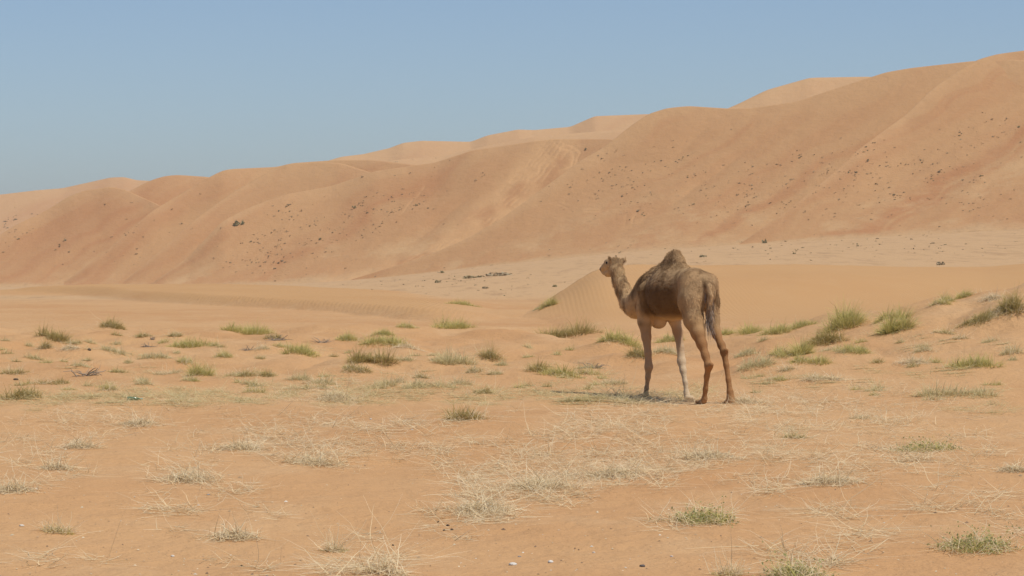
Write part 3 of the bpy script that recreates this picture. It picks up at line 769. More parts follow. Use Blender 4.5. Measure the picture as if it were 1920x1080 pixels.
# woolly relief: noise along the gradient
gidx = np.clip(((BV - [a[0] for a in AX]) / VX).round().astype(int), 1, np.array(FLD.shape) - 2)
gr = np.stack([FLD[tuple((gidx + e).T)] - FLD[tuple((gidx - e).T)] for e in np.eye(3, dtype=int)], -1)
BN = gr / (np.linalg.norm(gr, axis=1, keepdims=True) + 1e-9)
a_, b_, z_ = BV.T
wool = sstep(1.62, 1.74, z_ + .5 * sstep(.9, 1.1, a_) * .3) * sstep(0.25, 0.5, a_) * (1 - sstep(1.9, 2.0, a_))
wool = np.maximum(wool, 0.75 * sstep(1.35, 1.5, a_) * sstep(1.25, 1.5, z_) * (1 - sstep(2.0, 2.12, a_)))
trunk = sstep(1.0, 1.2, z_)
nz = fbm(a_ * 16 + z_ * 4, z_ * 15 + b_ * 9, 3, 51)
BV = BV + BN * (nz * (0.012 * np.maximum(wool, .8 * sstep(1.35, 1.5, z_) * sstep(.35, .6, a_)) + 0.004 * trunk))[:, None]
curl = (1 - sstep(1.62, 1.68, z_)) * np.sin((z_ * 95 + 9 * fbm(a_ * 8, z_ * 7, 3, 71)) + a_ * 20) * sstep(1.30, 1.45, z_) * sstep(.1, .3, a_) * (1 - sstep(1.15, 1.3, a_)) * (0.5 + 0.5 * fbm(a_ * 9, z_ * 9, 2, 72))
BV = BV + BN * (curl * 0.005)[:, None]
# coat colour, with some shade and sunlit tone painted in
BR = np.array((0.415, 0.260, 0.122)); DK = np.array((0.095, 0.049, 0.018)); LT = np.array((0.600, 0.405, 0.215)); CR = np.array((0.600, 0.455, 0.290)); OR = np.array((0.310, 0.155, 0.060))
def mixc(c, d, f): return c * (1 - f[:, None]) + d * f[:, None]
cc = np.tile(BR, (len(BV), 1))
n1 = 0.5 + 0.5 * fbm(a_ * 5, z_ * 5 + b_ * 4, 3, 61); n2 = 0.5 + 0.5 * fbm(a_ * 24 + b_ * 13, z_ * 24, 2, 62)
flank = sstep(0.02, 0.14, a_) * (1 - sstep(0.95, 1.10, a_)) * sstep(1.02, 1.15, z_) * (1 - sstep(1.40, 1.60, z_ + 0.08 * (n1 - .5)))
cc = mixc(cc, DK, 0.95 * flank * (0.75 + 0.25 * n1))  # dark lower flank: darker coat plus the body's own shade painted in
cc = mixc(cc, np.array((0.47, 0.31, 0.155)), wool * n2 * 0.9)
cc = mixc(cc, DK, wool * (1 - n2) * 0.45 * sstep(-1.7, -1.4, -a_))
cc = mixc(cc, DK * 1.3, 0.7 * np.exp(-((a_ - 1.28) / .12) ** 2) * sstep(1.3, 1.5, z_))  # shaded strip at the withers, painted into the coat
cc = mixc(cc, LT, 0.55 * sstep(0.95, 1.1, a_) * (1 - sstep(1.28, 1.42, z_)) * sstep(.9, 1.0, z_))
under = (1 - sstep(1.0, 1.1, z_)) * sstep(0.85, 0.95, z_) * sstep(0.2, 0.4, a_) * (1 - sstep(1.05, 1.2, a_))
cc = mixc(cc, np.array((0.62, 0.42, 0.23)), under)
legF = (1 - sstep(0.85, 1.0, z_)) * sstep(0.35, 0.5, a_)
cc = mixc(cc, np.array((0.42, 0.265, 0.145)), legF)
cc = mixc(cc, CR, legF * (b_ < 0) * (1 - sstep(0.50, 0.85, z_ + .12 * (n1 - .5))))
legH = (1 - sstep(0.8, 1.05, z_)) * (1 - sstep(0.1, 0.35, a_))
cc = mixc(cc, OR, legH)
inner_shade = np.exp(-((np.abs(b_) - 0.08) / 0.05) ** 2) * legH * sstep(.55, .7, z_)
cc = mixc(cc, DK, 0.5 * inner_shade)  # shade between the hind legs painted as dark colour
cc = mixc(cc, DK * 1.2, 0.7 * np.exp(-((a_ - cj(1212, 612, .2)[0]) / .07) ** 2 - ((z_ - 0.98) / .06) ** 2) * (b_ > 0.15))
neck = sstep(1.5, 1.75, a_)
cc = mixc(cc, LT, neck * 0.8 * (0.5 + 0.5 * n2))
head = sstep(2.06, 2.14, a_)
cc = mixc(cc, LT * 0.9, head * 0.5)
mz = cj(1131, 507, .21)
cc = mixc(cc, np.array((0.12, 0.085, 0.065)), 0.85 * sstep(mz[0] - .05, mz[0] + .02, a_))
for e0 in ((1169, 488, .075), (1143, 484, .275)):
    q = cj(*e0); cc = mixc(cc, DK * 0.8, 0.7 * np.exp(-(((BV - q - np.array((-.015, 0, -.01))) / .028) ** 2).sum(1)))
rump = (1 - sstep(0.1, 0.3, a_)) * sstep(1.0, 1.2, z_)
cc = mixc(cc, np.array((0.430, 0.280, 0.145)), 0.7 * rump)
cc = mixc(cc, LT, 0.35 * (1 - sstep(0.03, 0.12, z_)))
cc = mixc(cc, DK * 1.6, 0.6 * sstep(1.84, 1.95, z_) * sstep(.4, .5, a_) * (1 - sstep(.9, 1.0, a_)))
cc = mixc(cc, DK * 1.8, 0.55 * np.exp(-((a_ + .05) / .16) ** 2) * sstep(1.55, 1.68, z_))
cc = mixc(cc, np.array((.44, .29, .15)), 0.7 * sstep(1.42, 1.58, z_) * sstep(.1, .25, a_) * (1 - sstep(1.0, 1.1, a_)))  # sunlit top of the flank painted lighter
cc = mixc(cc, DK * 1.2, 0.7 * np.clip(-curl * 1.3, 0, 1))
n3 = 0.5 + 0.5 * fbm(a_ * 11 + b_ * 7, z_ * 6 - b_ * 5, 3, 81)
cc = mixc(cc, DK * 1.3, 0.6 * sstep(.45, .75, n3) * trunk)
cc = cc * (0.86 + 0.28 * n1)[:, None]

M_CAMEL = vcol_mat('camel_coat', 0.85, 0.0, (44.0, 0.006))
camel = bpy.data.objects.new('camel', None)
COL.objects.link(camel)
camel.location = (CX, CY, 0)
camel.rotation_euler = (0, 0, math.pi / 2 + PHI)
tag(camel, 'brown single-humped camel standing with its back to us, head turned left', 'camel')
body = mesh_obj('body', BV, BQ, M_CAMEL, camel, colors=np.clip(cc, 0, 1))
sm = body.modifiers.new('smooth', 'SMOOTH'); sm.factor = 0.4; sm.iterations = 1

def ribbons(P, width, col0, col1, rg, side=None):
    """P (n, k, 3) strand points -> ribbon mesh arrays"""
    n, k, _ = P.shape
    if side is None:
        d = P[:, -1] - P[:, 0]
        side = np.stack([d[:, 1], -d[:, 0], np.zeros(n)], -1)
        side = side / (np.linalg.norm(side, axis=1, keepdims=True) + 1e-4) + rg.normal(0, .35, (n, 3))
        side /= np.linalg.norm(side, axis=1, keepdims=True) + 1e-6
    wv = np.linspace(1, 0.18, k)[None, :, None]
    off = side[:, None, :] * (np.asarray(width).reshape(-1, 1, 1) * 0.5) * wv
    V = np.stack([P - off, P + off], 2).reshape(n, 2 * k, 3)
    f = []
    for i in range(k - 1):
        f.append([2 * i, 2 * i + 1, 2 * i + 3, 2 * i + 2])
    F = (np.array(f)[None] + (np.arange(n) * 2 * k)[:, None, None]).reshape(-1, 4)
    t = np.repeat(np.linspace(0, 1, k), 2)[None, :, None]
    Cc = col0[:, None, :] * (1 - t) + col1[:, None, :] * t
    return V.reshape(-1, 3), F, Cc.reshape(-1, 3)

# hair: woolly curls on hump, shoulders, neck; tail tuft
hr = np.random.default_rng(5)
sel = np.flatnonzero(hr.random(len(BV)) < wool * 1.0)
sel = hr.choice(sel, min(15000, len(sel)), replace=False)
n = len(sel)
ln = hr.uniform(.012, .028, n) * (0.5 + 0.7 * wool[sel])
dirn = BN[sel] * 0.6 + hr.normal(0, .35, (n, 3)) + np.array((-.3, 0, -.5))
dirn /= np.linalg.norm(dirn, axis=1, keepdims=True)
Pn = np.stack([BV[sel], BV[sel] + dirn * ln[:, None] * .5 + BN[sel] * 0.006, BV[sel] + dirn * ln[:, None] + np.array((0, 0, -.006))], 1)
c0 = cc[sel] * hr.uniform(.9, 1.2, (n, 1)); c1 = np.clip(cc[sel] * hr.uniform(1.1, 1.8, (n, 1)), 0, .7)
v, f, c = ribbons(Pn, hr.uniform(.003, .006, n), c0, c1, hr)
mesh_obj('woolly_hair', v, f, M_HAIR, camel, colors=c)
# short coat lying down over the trunk and thighs
sel = np.flatnonzero(hr.random(len(BV)) < 0.5 * trunk * (1 - sstep(1.9, 2.1, a_)))
n = len(sel)
dirn = BN[sel] * 0.25 + hr.normal(0, .25, (n, 3)) + np.array((-.55, 0, -.7))
dirn /= np.linalg.norm(dirn, axis=1, keepdims=True)
ln = hr.uniform(.010, .026, n)
p0 = BV[sel] + BN[sel] * .002
Pn = np.stack([p0, p0 + dirn * ln[:, None] * .5 + BN[sel] * .003, p0 + dirn * ln[:, None] + BN[sel] * .002], 1)
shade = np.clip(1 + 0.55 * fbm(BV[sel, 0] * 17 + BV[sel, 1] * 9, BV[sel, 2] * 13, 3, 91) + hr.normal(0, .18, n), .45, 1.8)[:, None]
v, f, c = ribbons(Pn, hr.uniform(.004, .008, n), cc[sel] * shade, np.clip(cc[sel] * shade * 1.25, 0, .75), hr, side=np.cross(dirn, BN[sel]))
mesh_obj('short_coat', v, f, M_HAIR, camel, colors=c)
n = 420
t0 = hr.uniform(.25, 1.0, n)
tj = np.array([q[0] for q in tail])
seg = np.minimum((t0 * 4).astype(int), 3); fr = t0 * 4 - seg
st = tj[seg] * (1 - fr)[:, None] + tj[seg + 1] * fr[:, None] + hr.normal(0, .018, (n, 3))
L = hr.uniform(.12, .30, n) * (0.5 + 0.6 * t0)
pts = [st]
dr = hr.normal(0, .16, (n, 3)) + np.array((-.12, 0, -1)); dr /= np.linalg.norm(dr, axis=1, keepdims=True)
for i in range(4):
    dr = dr + hr.normal(0, .12, (n, 3)) + np.array((0.02, 0, -.1)); dr /= np.linalg.norm(dr, axis=1, keepdims=True)
    pts.append(pts[-1] + dr * (L / 4)[:, None])
tc = np.array((0.26, 0.19, 0.13)) * hr.uniform(.6, 1.5, (n, 1))
tc2 = np.where(hr.random((n, 1)) < .14, np.array((0.36, 0.40, 0.43)), tc * 1.25)
v, f, c = ribbons(np.stack(pts, 1), hr.uniform(.006, .011, n), tc, tc2, hr)
mesh_obj('tail_tuft', v, f, M_HAIR, camel, colors=c)
# left eye and nostril slit
def small_blob(name, c, r, col, parent, rough=.3):
    uu, vv = np.meshgrid(np.linspace(0, 2 * math.pi, 13), np.linspace(0, math.pi, 8))
    V = np.stack([np.sin(vv) * np.cos(uu) * r[0] + c[0], np.sin(vv) * np.sin(uu) * r[1] + c[1], np.cos(vv) * r[2] + c[2]], -1).reshape(-1, 3)
    return mesh_obj(name, V, grid_faces(8, 13), M_EYE, parent, colors=np.tile(col, (len(V), 1)))
M_EYE = vcol_mat('eye', 0.25)
small_blob('eye', cj(1138, 493, .262), (.024, .016, .020), (0.02, .013, .01), camel)

# ------------------------------------------------------------------ plants
PAL = {  # base colour, tip colour, second tip colour
 G: ((0.50, 0.42, 0.140), (0.620, 0.560, 0.180), (0.760, 0.660, 0.310)),
 O: ((0.34, 0.24, 0.080), (0.500, 0.400, 0.130), (0.680, 0.540, 0.240)),
 P: ((0.56, 0.46, 0.220), (0.690, 0.600, 0.320), (0.840, 0.730, 0.460)),
 S: ((0.62, 0.46, 0.240), (0.840, 0.695, 0.435), (0.890, 0.795, 0.580)),
}

BROWN = ((0.30, 0.20, 0.105), (0.48, 0.34, 0.19), (0.62, 0.47, 0.29))

def ground_z(x, y):
    return terrain(np.atleast_1d(np.asarray(x, float)).copy(), np.atleast_1d(np.asarray(y, float)).copy())[0]

def tussock(kind, w, h, rg, dens=1.0):
    """grass clump: strands grown from a root patch w wide, about h tall, origin at its foot"""
    n = int(np.clip(760 * (w / 0.45) ** 0.9, 260, 1500) * dens)
    ry = max(min(w * 0.45, 0.5), .12)
    nl = int(np.clip(round(w / max(h, .05) * 2.2), 3, 8))
    lx = np.sort(rg.uniform(-.42, .42, nl)) * w; ly = rg.uniform(-.7, .7, nl) * ry; lh = rg.uniform(.5, 1.1, nl); lh[rg.integers(nl)] = 1.15
    lr = np.clip(rg.uniform(.16, .3, nl) * w, .05, .35)
    g = rg.integers(0, nl, n)
    ang = rg.uniform(0, 2 * math.pi, n); rad = np.sqrt(rg.random(n))
    x0 = lx[g] + np.cos(ang) * rad * lr[g]; y0 = ly[g] + np.sin(ang) * rad * lr[g]
    L = h * rg.uniform(0.45, 1.35, n) * lh[g] * (1.2 - 0.5 * rad)
    out = np.stack([np.cos(ang), np.sin(ang)], -1) * rad[:, None] + rg.normal(0, .5, (n, 2)) + np.array((0.15, 0))
    th = np.clip(rg.normal(0.30, .28, n) + 0.65 * rad, 0.02, 1.4)
    k = 4; P = np.zeros((n, k, 3)); P[:, 0] = np.stack([x0, y0, np.full(n, -0.015)], -1)
    od = out / (np.linalg.norm(out, axis=1, keepdims=True) + 1e-6)
    for i in range(1, k):
        s = L / (k - 1) * 1.15
        P[:, i, :2] = P[:, i - 1, :2] + od * (np.sin(th) * s)[:, None]
        P[:, i, 2] = P[:, i - 1, 2] + np.cos(th) * s
        th = np.clip(th + rg.uniform(0.02, .38, n), 0, 2.0)
    P[:, 1:, 2] = np.maximum(P[:, 1:, 2], 0.004)
    b, t1, t2 = (np.array(q) for q in PAL[kind])
    c0 = b * rg.uniform(.7, 1.2, (n, 1)); m = (rg.random((n, 1)) ** 1.6)
    c1 = (t1 * (1 - m) + t2 * m) * rg.uniform(.8, 1.15, (n, 1))
    return ribbons(P, rg.uniform(.005, .011, n) * np.clip(w / .45, .7, 1.3), c0, c1, rg)

def tangle(w, h, rg, n, pal, depth=None, wid=(.0035, .0078), up=.42):
    """dry stems lying and arching every way over a patch"""
    dp = depth or max(min(w * 0.9, 1.4), .25)
    ang = rg.uniform(0, 2 * math.pi, n); rad = rg.random(n) ** .6
    x0 = np.cos(ang) * rad * w * .46; y0 = np.sin(ang) * rad * dp * .5
    L = np.clip(rg.lognormal(math.log(max(h * 1.0, .12)), .45, n), .06, .75)
    az = rg.uniform(0, 2 * math.pi, n); el = np.clip(rg.normal(up, .36, n), -.05, 1.5)
    k = 6; P = np.zeros((n, k, 3)); P[:, 0] = np.stack([x0, y0, rg.uniform(0, .25, n) * h * (1 - rad)], -1)
    for i in range(1, k):
        s = L / (k - 1)
        P[:, i] = P[:, i - 1] + np.stack([np.cos(az) * np.cos(el), np.sin(az) * np.cos(el), np.sin(el)], -1) * s[:, None]
        az = az + rg.normal(0, .24, n); el = el + rg.normal(-.08, .18, n)
    P[:, :, 2] = np.maximum(P[:, :, 2], 0.006)
    b, t1, t2 = (np.array(q) for q in pal)
    m = rg.random((n, 1)) ** 1.3
    c0 = (b * (1 - m) + t1 * m) * rg.uniform(.75, 1.15, (n, 1)); c1 = (t1 * (1 - m) + t2 * m) * rg.uniform(.85, 1.1, (n, 1))
    return ribbons(P, rg.uniform(*wid, n), c0, c1, rg)

def leaflets(P, n, rg, size, cols):
    """small leaves along random strand points"""
    pick = P[rg.integers(0, len(P), n)] + rg.normal(0, .012, (n, 3))
    pick[:, 2] = np.maximum(pick[:, 2], .01)
    d1 = rg.normal(0, 1, (n, 3)); d1 /= np.linalg.norm(d1, axis=1, keepdims=True)
    d2 = np.cross(d1, rg.normal(0, 1, (n, 3))); d2 /= np.linalg.norm(d2, axis=1, keepdims=True)
    s = rg.uniform(.6, 1.4, (n, 1)) * size
    V = np.stack([pick, pick + d1 * s * .5 + d2 * s * .28, pick + d1 * s, pick + d1 * s * .5 - d2 * s * .28], 1).reshape(-1, 3)
    F = np.arange(4 * n).reshape(n, 4)
    c = np.array(cols[0]) + (np.array(cols[1]) - np.array(cols[0])) * rg.random((n, 1))
    return V, F, np.repeat(c, 4, 0)

def tube(pts, rads, nseg=6):
    pts = np.asarray(pts, float); k = len(pts); V = []
    for i in range(k):
        d = pts[min(i + 1, k - 1)] - pts[max(i - 1, 0)]; d /= np.linalg.norm(d) + 1e-9
        s = np.cross(d, (0.13, .21, 1.0)); s /= np.linalg.norm(s) + 1e-9; t = np.cross(d, s)
        for j in range(nseg):
            q = 2 * math.pi * j / nseg
            V.append(pts[i] + rads[i] * (math.cos(q) * s + math.sin(q) * t))
    F = [[i * nseg + j, i * nseg + (j + 1) % nseg, (i + 1) * nseg + (j + 1) % nseg, (i + 1) * nseg + j] for i in range(k - 1) for j in range(nseg)]
    return np.array(V), np.array(F)

def dead(w, h, rg):
    Vs, Fs, Cs, o = [], [], [], 0
    for i in range(16):
        L = w * rg.uniform(.35, .8); az = rg.choice((0, math.pi)) + rg.normal(0, .5); el = rg.uniform(.0, .9) if w > h * 1.3 else rg.uniform(.7, 1.5)
        p = np.array((rg.uniform(-.3, .3) * w, rg.uniform(-.15, .15) * w, 0.0)); pts = [p]
        for s in range(4):
            p = p + np.array((math.cos(az) * math.cos(el), math.sin(az) * math.cos(el) * .6, math.sin(el))) * L / 4
            p[2] = min(max(p[2], .01), h * 1.1); pts.append(p); az += rg.normal(0, .3); el += rg.normal(-.1, .35)
        r = rg.uniform(.005, .014) * min(1.5, max(.6, w / .4))
        v, f = tube(pts, np.linspace(r, r * .35, 5), 5)
        Vs.append(v); Fs.append(f + o); o += len(v)
        Cs.append(np.tile(np.array((.33, .26, .19)) * rg.uniform(.6, 1.4), (len(v), 1)))
    return np.concatenate(Vs), np.concatenate(Fs), np.concatenate(Cs)

def join(parts):
    V, F, Cc, o = [], [], [], 0
    for v, f, c in parts:
        V.append(v); F.append(f + o); Cc.append(c); o += len(v)
    return np.concatenate(V), np.concatenate(F), np.concatenate(Cc)

NAMES = {G: ('grass_tussock', 'grass', 'green grass tussocks on the sand'), O: ('grass_tussock', 'grass', 'olive grass tussocks on the sand'),
         P: ('grass_tuft', 'grass', 'pale grass tufts on the sand'), S: ('straw_tuft', 'dry grass', 'dry straw tufts'),
         W: ('dead_brush', 'dead wood', 'dead brush on the sand'), C: ('creeping_plant', 'plant', 'creeping green plants')}

def set_on_ground(verts, pos, amount=1.0):
    """let a plant follow the sand under it"""
    z = ground_z(verts[:, 0] + pos[0], verts[:, 1] + pos[1])
    verts[:, 2] += z - pos[2]
    return verts

pp = hit([p[0] for p in PLANTS], [p[1] - 2 for p in PLANTS], lk)
for i, (p, q) in enumerate(zip(PLANTS, pp)):
    u, v, wpx, hpx, kind, label = p
    rg = np.random.default_rng(100 + i)
    m = q[1] / FPX
    w, h = wpx * m, hpx * m
    q = q.copy(); q[2] = ground_z(q[0], q[1])[0]
    nm, cat, grp = NAMES[kind]
    mat = M_GRASS
    if kind in (G, O, P):
        V, F, Cc = tussock(kind, w * 1.12, h * (.86 if kind == G else .78), rg, 0.75 if kind == P else 1.0)
        V, F, Cc = join([(V, F, Cc), tangle(w * 1.3, h * .6, rg, 110, PAL[S] if i % 2 else PAL[P]), tangle(w * 2.0, h * .35, rg, 50, PAL[S])])
    elif kind == S:
        n = int(np.clip(430 * (w / .5), 180, 620))
        parts = [tangle(w * 1.15, h * .42, rg, n, PAL[S], up=.16), tangle(w * .8, h * .28, rg, n // 4, BROWN, up=.1),
                 tangle(w * .5, h * .6, rg, n // 8, PAL[S], up=.6), tangle(w * 1.8, h * .5, rg, n // 3, PAL[S], up=.15)]
        V, F, Cc = join(parts); mat = M_STRAW
    elif kind == C:
        a = tangle(w * 1.25, h * .5, rg, 420, PAL[S], up=.25); b = tangle(w * .95, h * .5, rg, 260, PAL[G], up=.3)
        lv = leaflets(b[0], 700, rg, .019, ((.30, .31, .105), (.52, .49, .22)))
        V, F, Cc = join([a, b, lv])
    else:
        V, F, Cc = dead(w, h, rg); mat = M_WOOD
    V = set_on_ground(V, q)
    o = mesh_obj(nm, V, F, mat, smooth=False, colors=np.clip(Cc, 0, 1))
    o.location = q
    tag(o, label, cat, grp)

for lst, lab, grp in ((SMALL, 'tiny low grass sprig among the left hummocks', 'tiny grass sprigs among the left hummocks'),
                      (SMALL_MID, 'tiny low grass sprig on the sand between the left hummocks and the camel', 'tiny grass sprigs in the middle'),
                      (SMALL_R, 'tiny low grass sprig on the slope of the right mound', 'tiny grass sprigs on the right mound')):
    sq = hit([p[0] for p in lst], [p[1] - 1 for p in lst], lk)
    for i, (p, q) in enumerate(zip(lst, sq)):
        rg = np.random.default_rng(400 + i + len(lst)); m = q[1] / FPX
        V, F, Cc = join([tussock((O, P, G)[i % 3], p[2] * m, p[3] * m, rg, .5), tangle(p[2] * m * 1.4, p[3] * m * .5, rg, 60, PAL[P])])
        q = q.copy(); q[2] = ground_z(q[0], q[1])[0]
        V = set_on_ground(V, q)
        o = mesh_obj('grass_sprig', V, F, M_GRASS, smooth=False, colors=np.clip(Cc, 0, 1)); o.location = q
        tag(o, lab, 'grass', grp)

# straw litter nobody could count: (u, row, half width, half height, strands, length, palette)
ZONES = [(300, 700, 320, 26, 500, .13, P), (760, 705, 240, 22, 500, .13, P), (1090, 715, 110, 16, 250, .14, P), (1480, 720, 150, 14, 450, .14, P), (1700, 660, 170, 40, 350, .12, P), (250, 655, 260, 22, 300, .12, P), (120, 745, 150, 8, 900, .15, P), (480, 748, 170, 8, 900, .16, P), (820, 742, 180, 10, 700, .16, P), (320, 740, 330, 14, 2600, .16, P), (700, 742, 130, 18, 1100, .18, P), (1010, 745, 150, 12, 900, .16, P), (1190, 748, 110, 9, 1700, .22, P), (1240, 752, 90, 8, 900, .2, S), (600, 740, 70, 22, 500, .2, S),
         (250, 785, 240, 24, 700, .2, S), (700, 800, 240, 22, 650, .2, S), (800, 845, 200, 22, 600, .22, S), (1150, 800, 220, 30, 1100, .22, S), (1020, 900, 190, 48, 1700, .24, S), (1230, 860, 170, 40, 1000, .24, S),
         (1440, 820, 120, 36, 600, .22, S), (1420, 770, 130, 18, 600, .2, S), (1640, 790, 160, 40, 900, .2, S), (1700, 870, 190, 34, 900, .22, S), (1730, 700, 120, 20, 450, .16, P), (1560, 745, 160, 20, 600, .16, S),
         (1610, 970, 120, 26, 150, .4, S), (1620, 1020, 90, 16, 40, .4, S), (1420, 905, 120, 25, 120, .22, S), (1500, 1050, 110, 40, 250, .3, S), (1830, 960, 110, 40, 220, .25, S), (1860, 760, 70, 25, 350, .18, P),
         (360, 880, 100, 40, 260, .25, S), (470, 830, 130, 30, 500, .22, S), (600, 830, 110, 40, 500, .24, S), (90, 830, 100, 24, 260, .2, S), (60, 900, 80, 30, 160, .22, S), (350, 950, 90, 25, 80, .25, S), (480, 920, 80, 30, 80, .25, S),
         (80, 1050, 90, 20, 60, .3, S), (720, 1050, 100, 40, 120, .34, S), (600, 1065, 120, 18, 120, .3, S), (900, 960, 90, 30, 500, .22, S), (1290, 975, 130, 18, 160, .25, S), (960, 1000, 700, 90, 120, .16, S), (960, 880, 900, 110, 320, .18, S)]
for kind, nm, lab, mat in ((S, 'straw_litter', 'pale dry straw strewn over the foreground sand', M_STRAW), (P, 'pale_grass', 'belt of pale green and straw grass across the middle ground', M_GRASS)):
    parts = []; rg = np.random.default_rng(77)
    for (u, v, ru, rv, n, L, kd) in ZONES:
        if kd != kind: continue
        n = int(n * (1.9 if kind == S else 1.7)); L = L * (.8 if kind == S else .9); ncl = max(4, n // (40 if kind == S else 70))
        cu = np.clip(rg.normal(0, .55, ncl), -1.2, 1.2) * ru + u; cv = np.clip(rg.normal(0, .6, ncl), -1.3, 1.3) * rv + v + 0.06 * (u - cu)
        pick = rg.integers(0, ncl, n)
        us = cu[pick] + rg.normal(0, 16 if kind == S else 13, n); vs = np.clip(cv[pick] + rg.normal(0, 5 if kind == S else 2.5, n), 600, 1150)
        Q = hit(np.clip(us, -150, 2070), vs, lk)
        Q[:, 2] = ground_z(Q[:, 0], Q[:, 1])
        az = rg.choice((0.0, math.pi), n) + rg.normal(0, .8, n); el = np.clip(rg.normal(.18, .30, n), -.02, 1.5)
        ln = np.clip(rg.lognormal(math.log(L), .45, n), .04, .55); k = 5
        Pt = np.zeros((n, k, 3)); Pt[:, 0] = Q
        for i in range(1, k):
            Pt[:, i] = Pt[:, i - 1] + np.stack([np.cos(az) * np.cos(el), np.sin(az) * np.cos(el), np.sin(el)], -1) * (ln / (k - 1))[:, None]
            az = az + rg.normal(0, .25, n); el = el + rg.normal(-.08, .16, n)
        gz = ground_z(Pt[..., 0].ravel(), Pt[..., 1].ravel()).reshape(n, k)
        Pt[..., 2] = np.maximum(Pt[..., 2], gz + .006)
        b, t1, t2 = (np.array(x) for x in PAL[kind])
        mm = rg.random((n, 1))
        c0 = (b * .5 + t1 * .5) * rg.uniform(.75, 1.15, (n, 1)); c1 = (t1 * (1 - mm) + t2 * mm) * rg.uniform(.85, 1.1, (n, 1))
        parts.append(ribbons(Pt, rg.uniform(.0035, .0078, n), c0, c1, rg))
    V, F, Cc = join(parts)
    tag(mesh_obj(nm, V, F, mat, smooth=False, colors=np.clip(Cc, 0, 1)), lab, 'dry grass', kind='stuff')

# chips of stem, shell and gravel strewn over the near sand
rg = np.random.default_rng(15); n = 2000
lu = rg.uniform(-60, 1980, n); lv = 760 + 330 * rg.random(n) ** .8
Q = hit(lu, lv, lk); Q[:, 2] = ground_z(Q[:, 0], Q[:, 1]) + .002
aa = rg.uniform(0, 6.28, n); ll = rg.lognormal(math.log(.0055), .5, n)[:, None]
d1 = np.stack([np.cos(aa), np.sin(aa), rg.uniform(-.1, .2, n)], -1) * ll; d2 = np.stack([-np.sin(aa), np.cos(aa), np.zeros(n)], -1) * ll * rg.uniform(.2, .8, (n, 1))
tp_ = Q + np.array((0, 0, 1)) * ll * rg.uniform(.3, .7, (n, 1))
V = np.stack([Q - d1, Q + d2, Q + d1, Q - d2, tp_], 1).reshape(-1, 3)
F = (np.array([[0, 1, 4], [1, 2, 4], [2, 3, 4], [3, 0, 4]])[None] + (np.arange(n) * 5)[:, None, None]).reshape(-1, 3)
cp = np.array(((.62, .50, .33), (.20, .13, .08), (.45, .30, .17), (.62, .55, .44)))[rg.choice(4, n, p=(.35, .25, .3, .1))] * rg.uniform(.8, 1.15, (n, 1))
tag(mesh_obj('ground_litter', V, F, M_WOOD, smooth=False, colors=np.repeat(cp, 5, 0)), 'tiny chips of stem and gravel strewn over the near sand', 'litter', kind='stuff')

# ------------------------------------------------------------------ stones, droppings, bottle
def stone_mesh(r, seed, sq=.6):
    rg = np.random.default_rng(seed)
    uu, vv = np.meshgrid(np.linspace(0, 2 * math.pi, 11)[:-1], np.linspace(0, math.pi, 7)[1:-1])
    d = np.stack([np.sin(vv) * np.cos(uu), np.sin(vv) * np.sin(uu), np.cos(vv)], -1).reshape(-1, 3)
    d = np.concatenate([d, [[0, 0, 1], [0, 0, -1]]])
    off = rg.normal(0, 1, (5, 3)); rr = 1 + .16 * np.sin(d @ off.T * 1.7).sum(1) / 2
    V = d * (rr * r)[:, None] * np.array((1.25, .9, sq)); V[:, 2] += r * sq * .55
    nr, nc = 5, 10; F = []; T = []
    for i in range(nr - 1):
        for j in range(nc): F.append([i * nc + j, (i + 1) * nc + j, (i + 1) * nc + (j + 1) % nc, i * nc + (j + 1) % nc])
    for j in range(nc):
        T.append([50, j, (j + 1) % nc]); T.append([51, 4 * nc + (j + 1) % nc, 4 * nc + j])
    return V, [np.array(F), np.array(T)]
M_STONE = vcol_mat('stone', 0.85, 0, (40, .01))
STONES = [(961, 1061, 8, (.70, .66, .58), 'larger flat white stone on the sand at the bottom, left of a pair', 'stone'),
          (1032, 1056, 7, (.70, .66, .58), 'round white stone on the sand at the bottom, right of a pair', 'stone'),
          (1205, 1064, 6, (.13, .11, .10), 'dark grey pebble at the bottom right of the white stones', 'stone'),
          (974, 1046, 4, (.33, .28, .24), 'small grey pebble above the larger white stone', 'stone'),
          (1114, 1038, 4, (.6, .5, .4), 'small pale pebble above and right of the round white stone', 'stone'),
          (40, 989, 5, (.68, .62, .52), 'flat white shell-like stone at the left edge', 'stone'),
          (323, 1046, 5, (.68, .62, .52), 'flat white stone in the lower left', 'stone'),
          (391, 930, 4, (.55, .5, .45), 'pale round stone beside straw in the lower left', 'stone'),
          (371, 949, 3, (.62, .56, .5), 'tiny white stone below the pale round one', 'stone'),
          (1260, 1045, 4, (.6, .52, .44), 'small flat pale stone between the dark pebble and the bottom edge plants', 'stone'),
          (453, 1063, 4, (.06, .04, .03), 'single dark dropping in the lower left centre', 'dropping'),
          (821, 981, 5, (.06, .04, .03), 'uppermost dark dropping of the small pile in the lower centre', 'dropping'),
          (840, 987, 5, (.06, .04, .03), 'middle dark dropping of the small pile in the lower centre', 'dropping'),
          (832, 996, 5, (.06, .04, .03), 'lower left dark dropping of the small pile in the lower centre', 'dropping'),
          (847, 995, 5, (.06, .04, .03), 'lower right dark dropping of the small pile in the lower centre', 'dropping'),
          (737, 1024, 4, (.07, .05, .03), 'dark dropping alone left of the small pile', 'dropping'),
          (167, 660, 5, (.12, .09, .06), 'dark stone among the left hummocks', 'stone'),
          (30, 715, 5, (.12, .09, .06), 'dark pebble above the big tuft at the left edge', 'stone'),
          (695, 788, 3, (.6, .55, .48), 'small pale pebble left of the lone near tussock', 'stone')]
sq = hit([s[0] for s in STONES], [s[1] for s in STONES], lk)
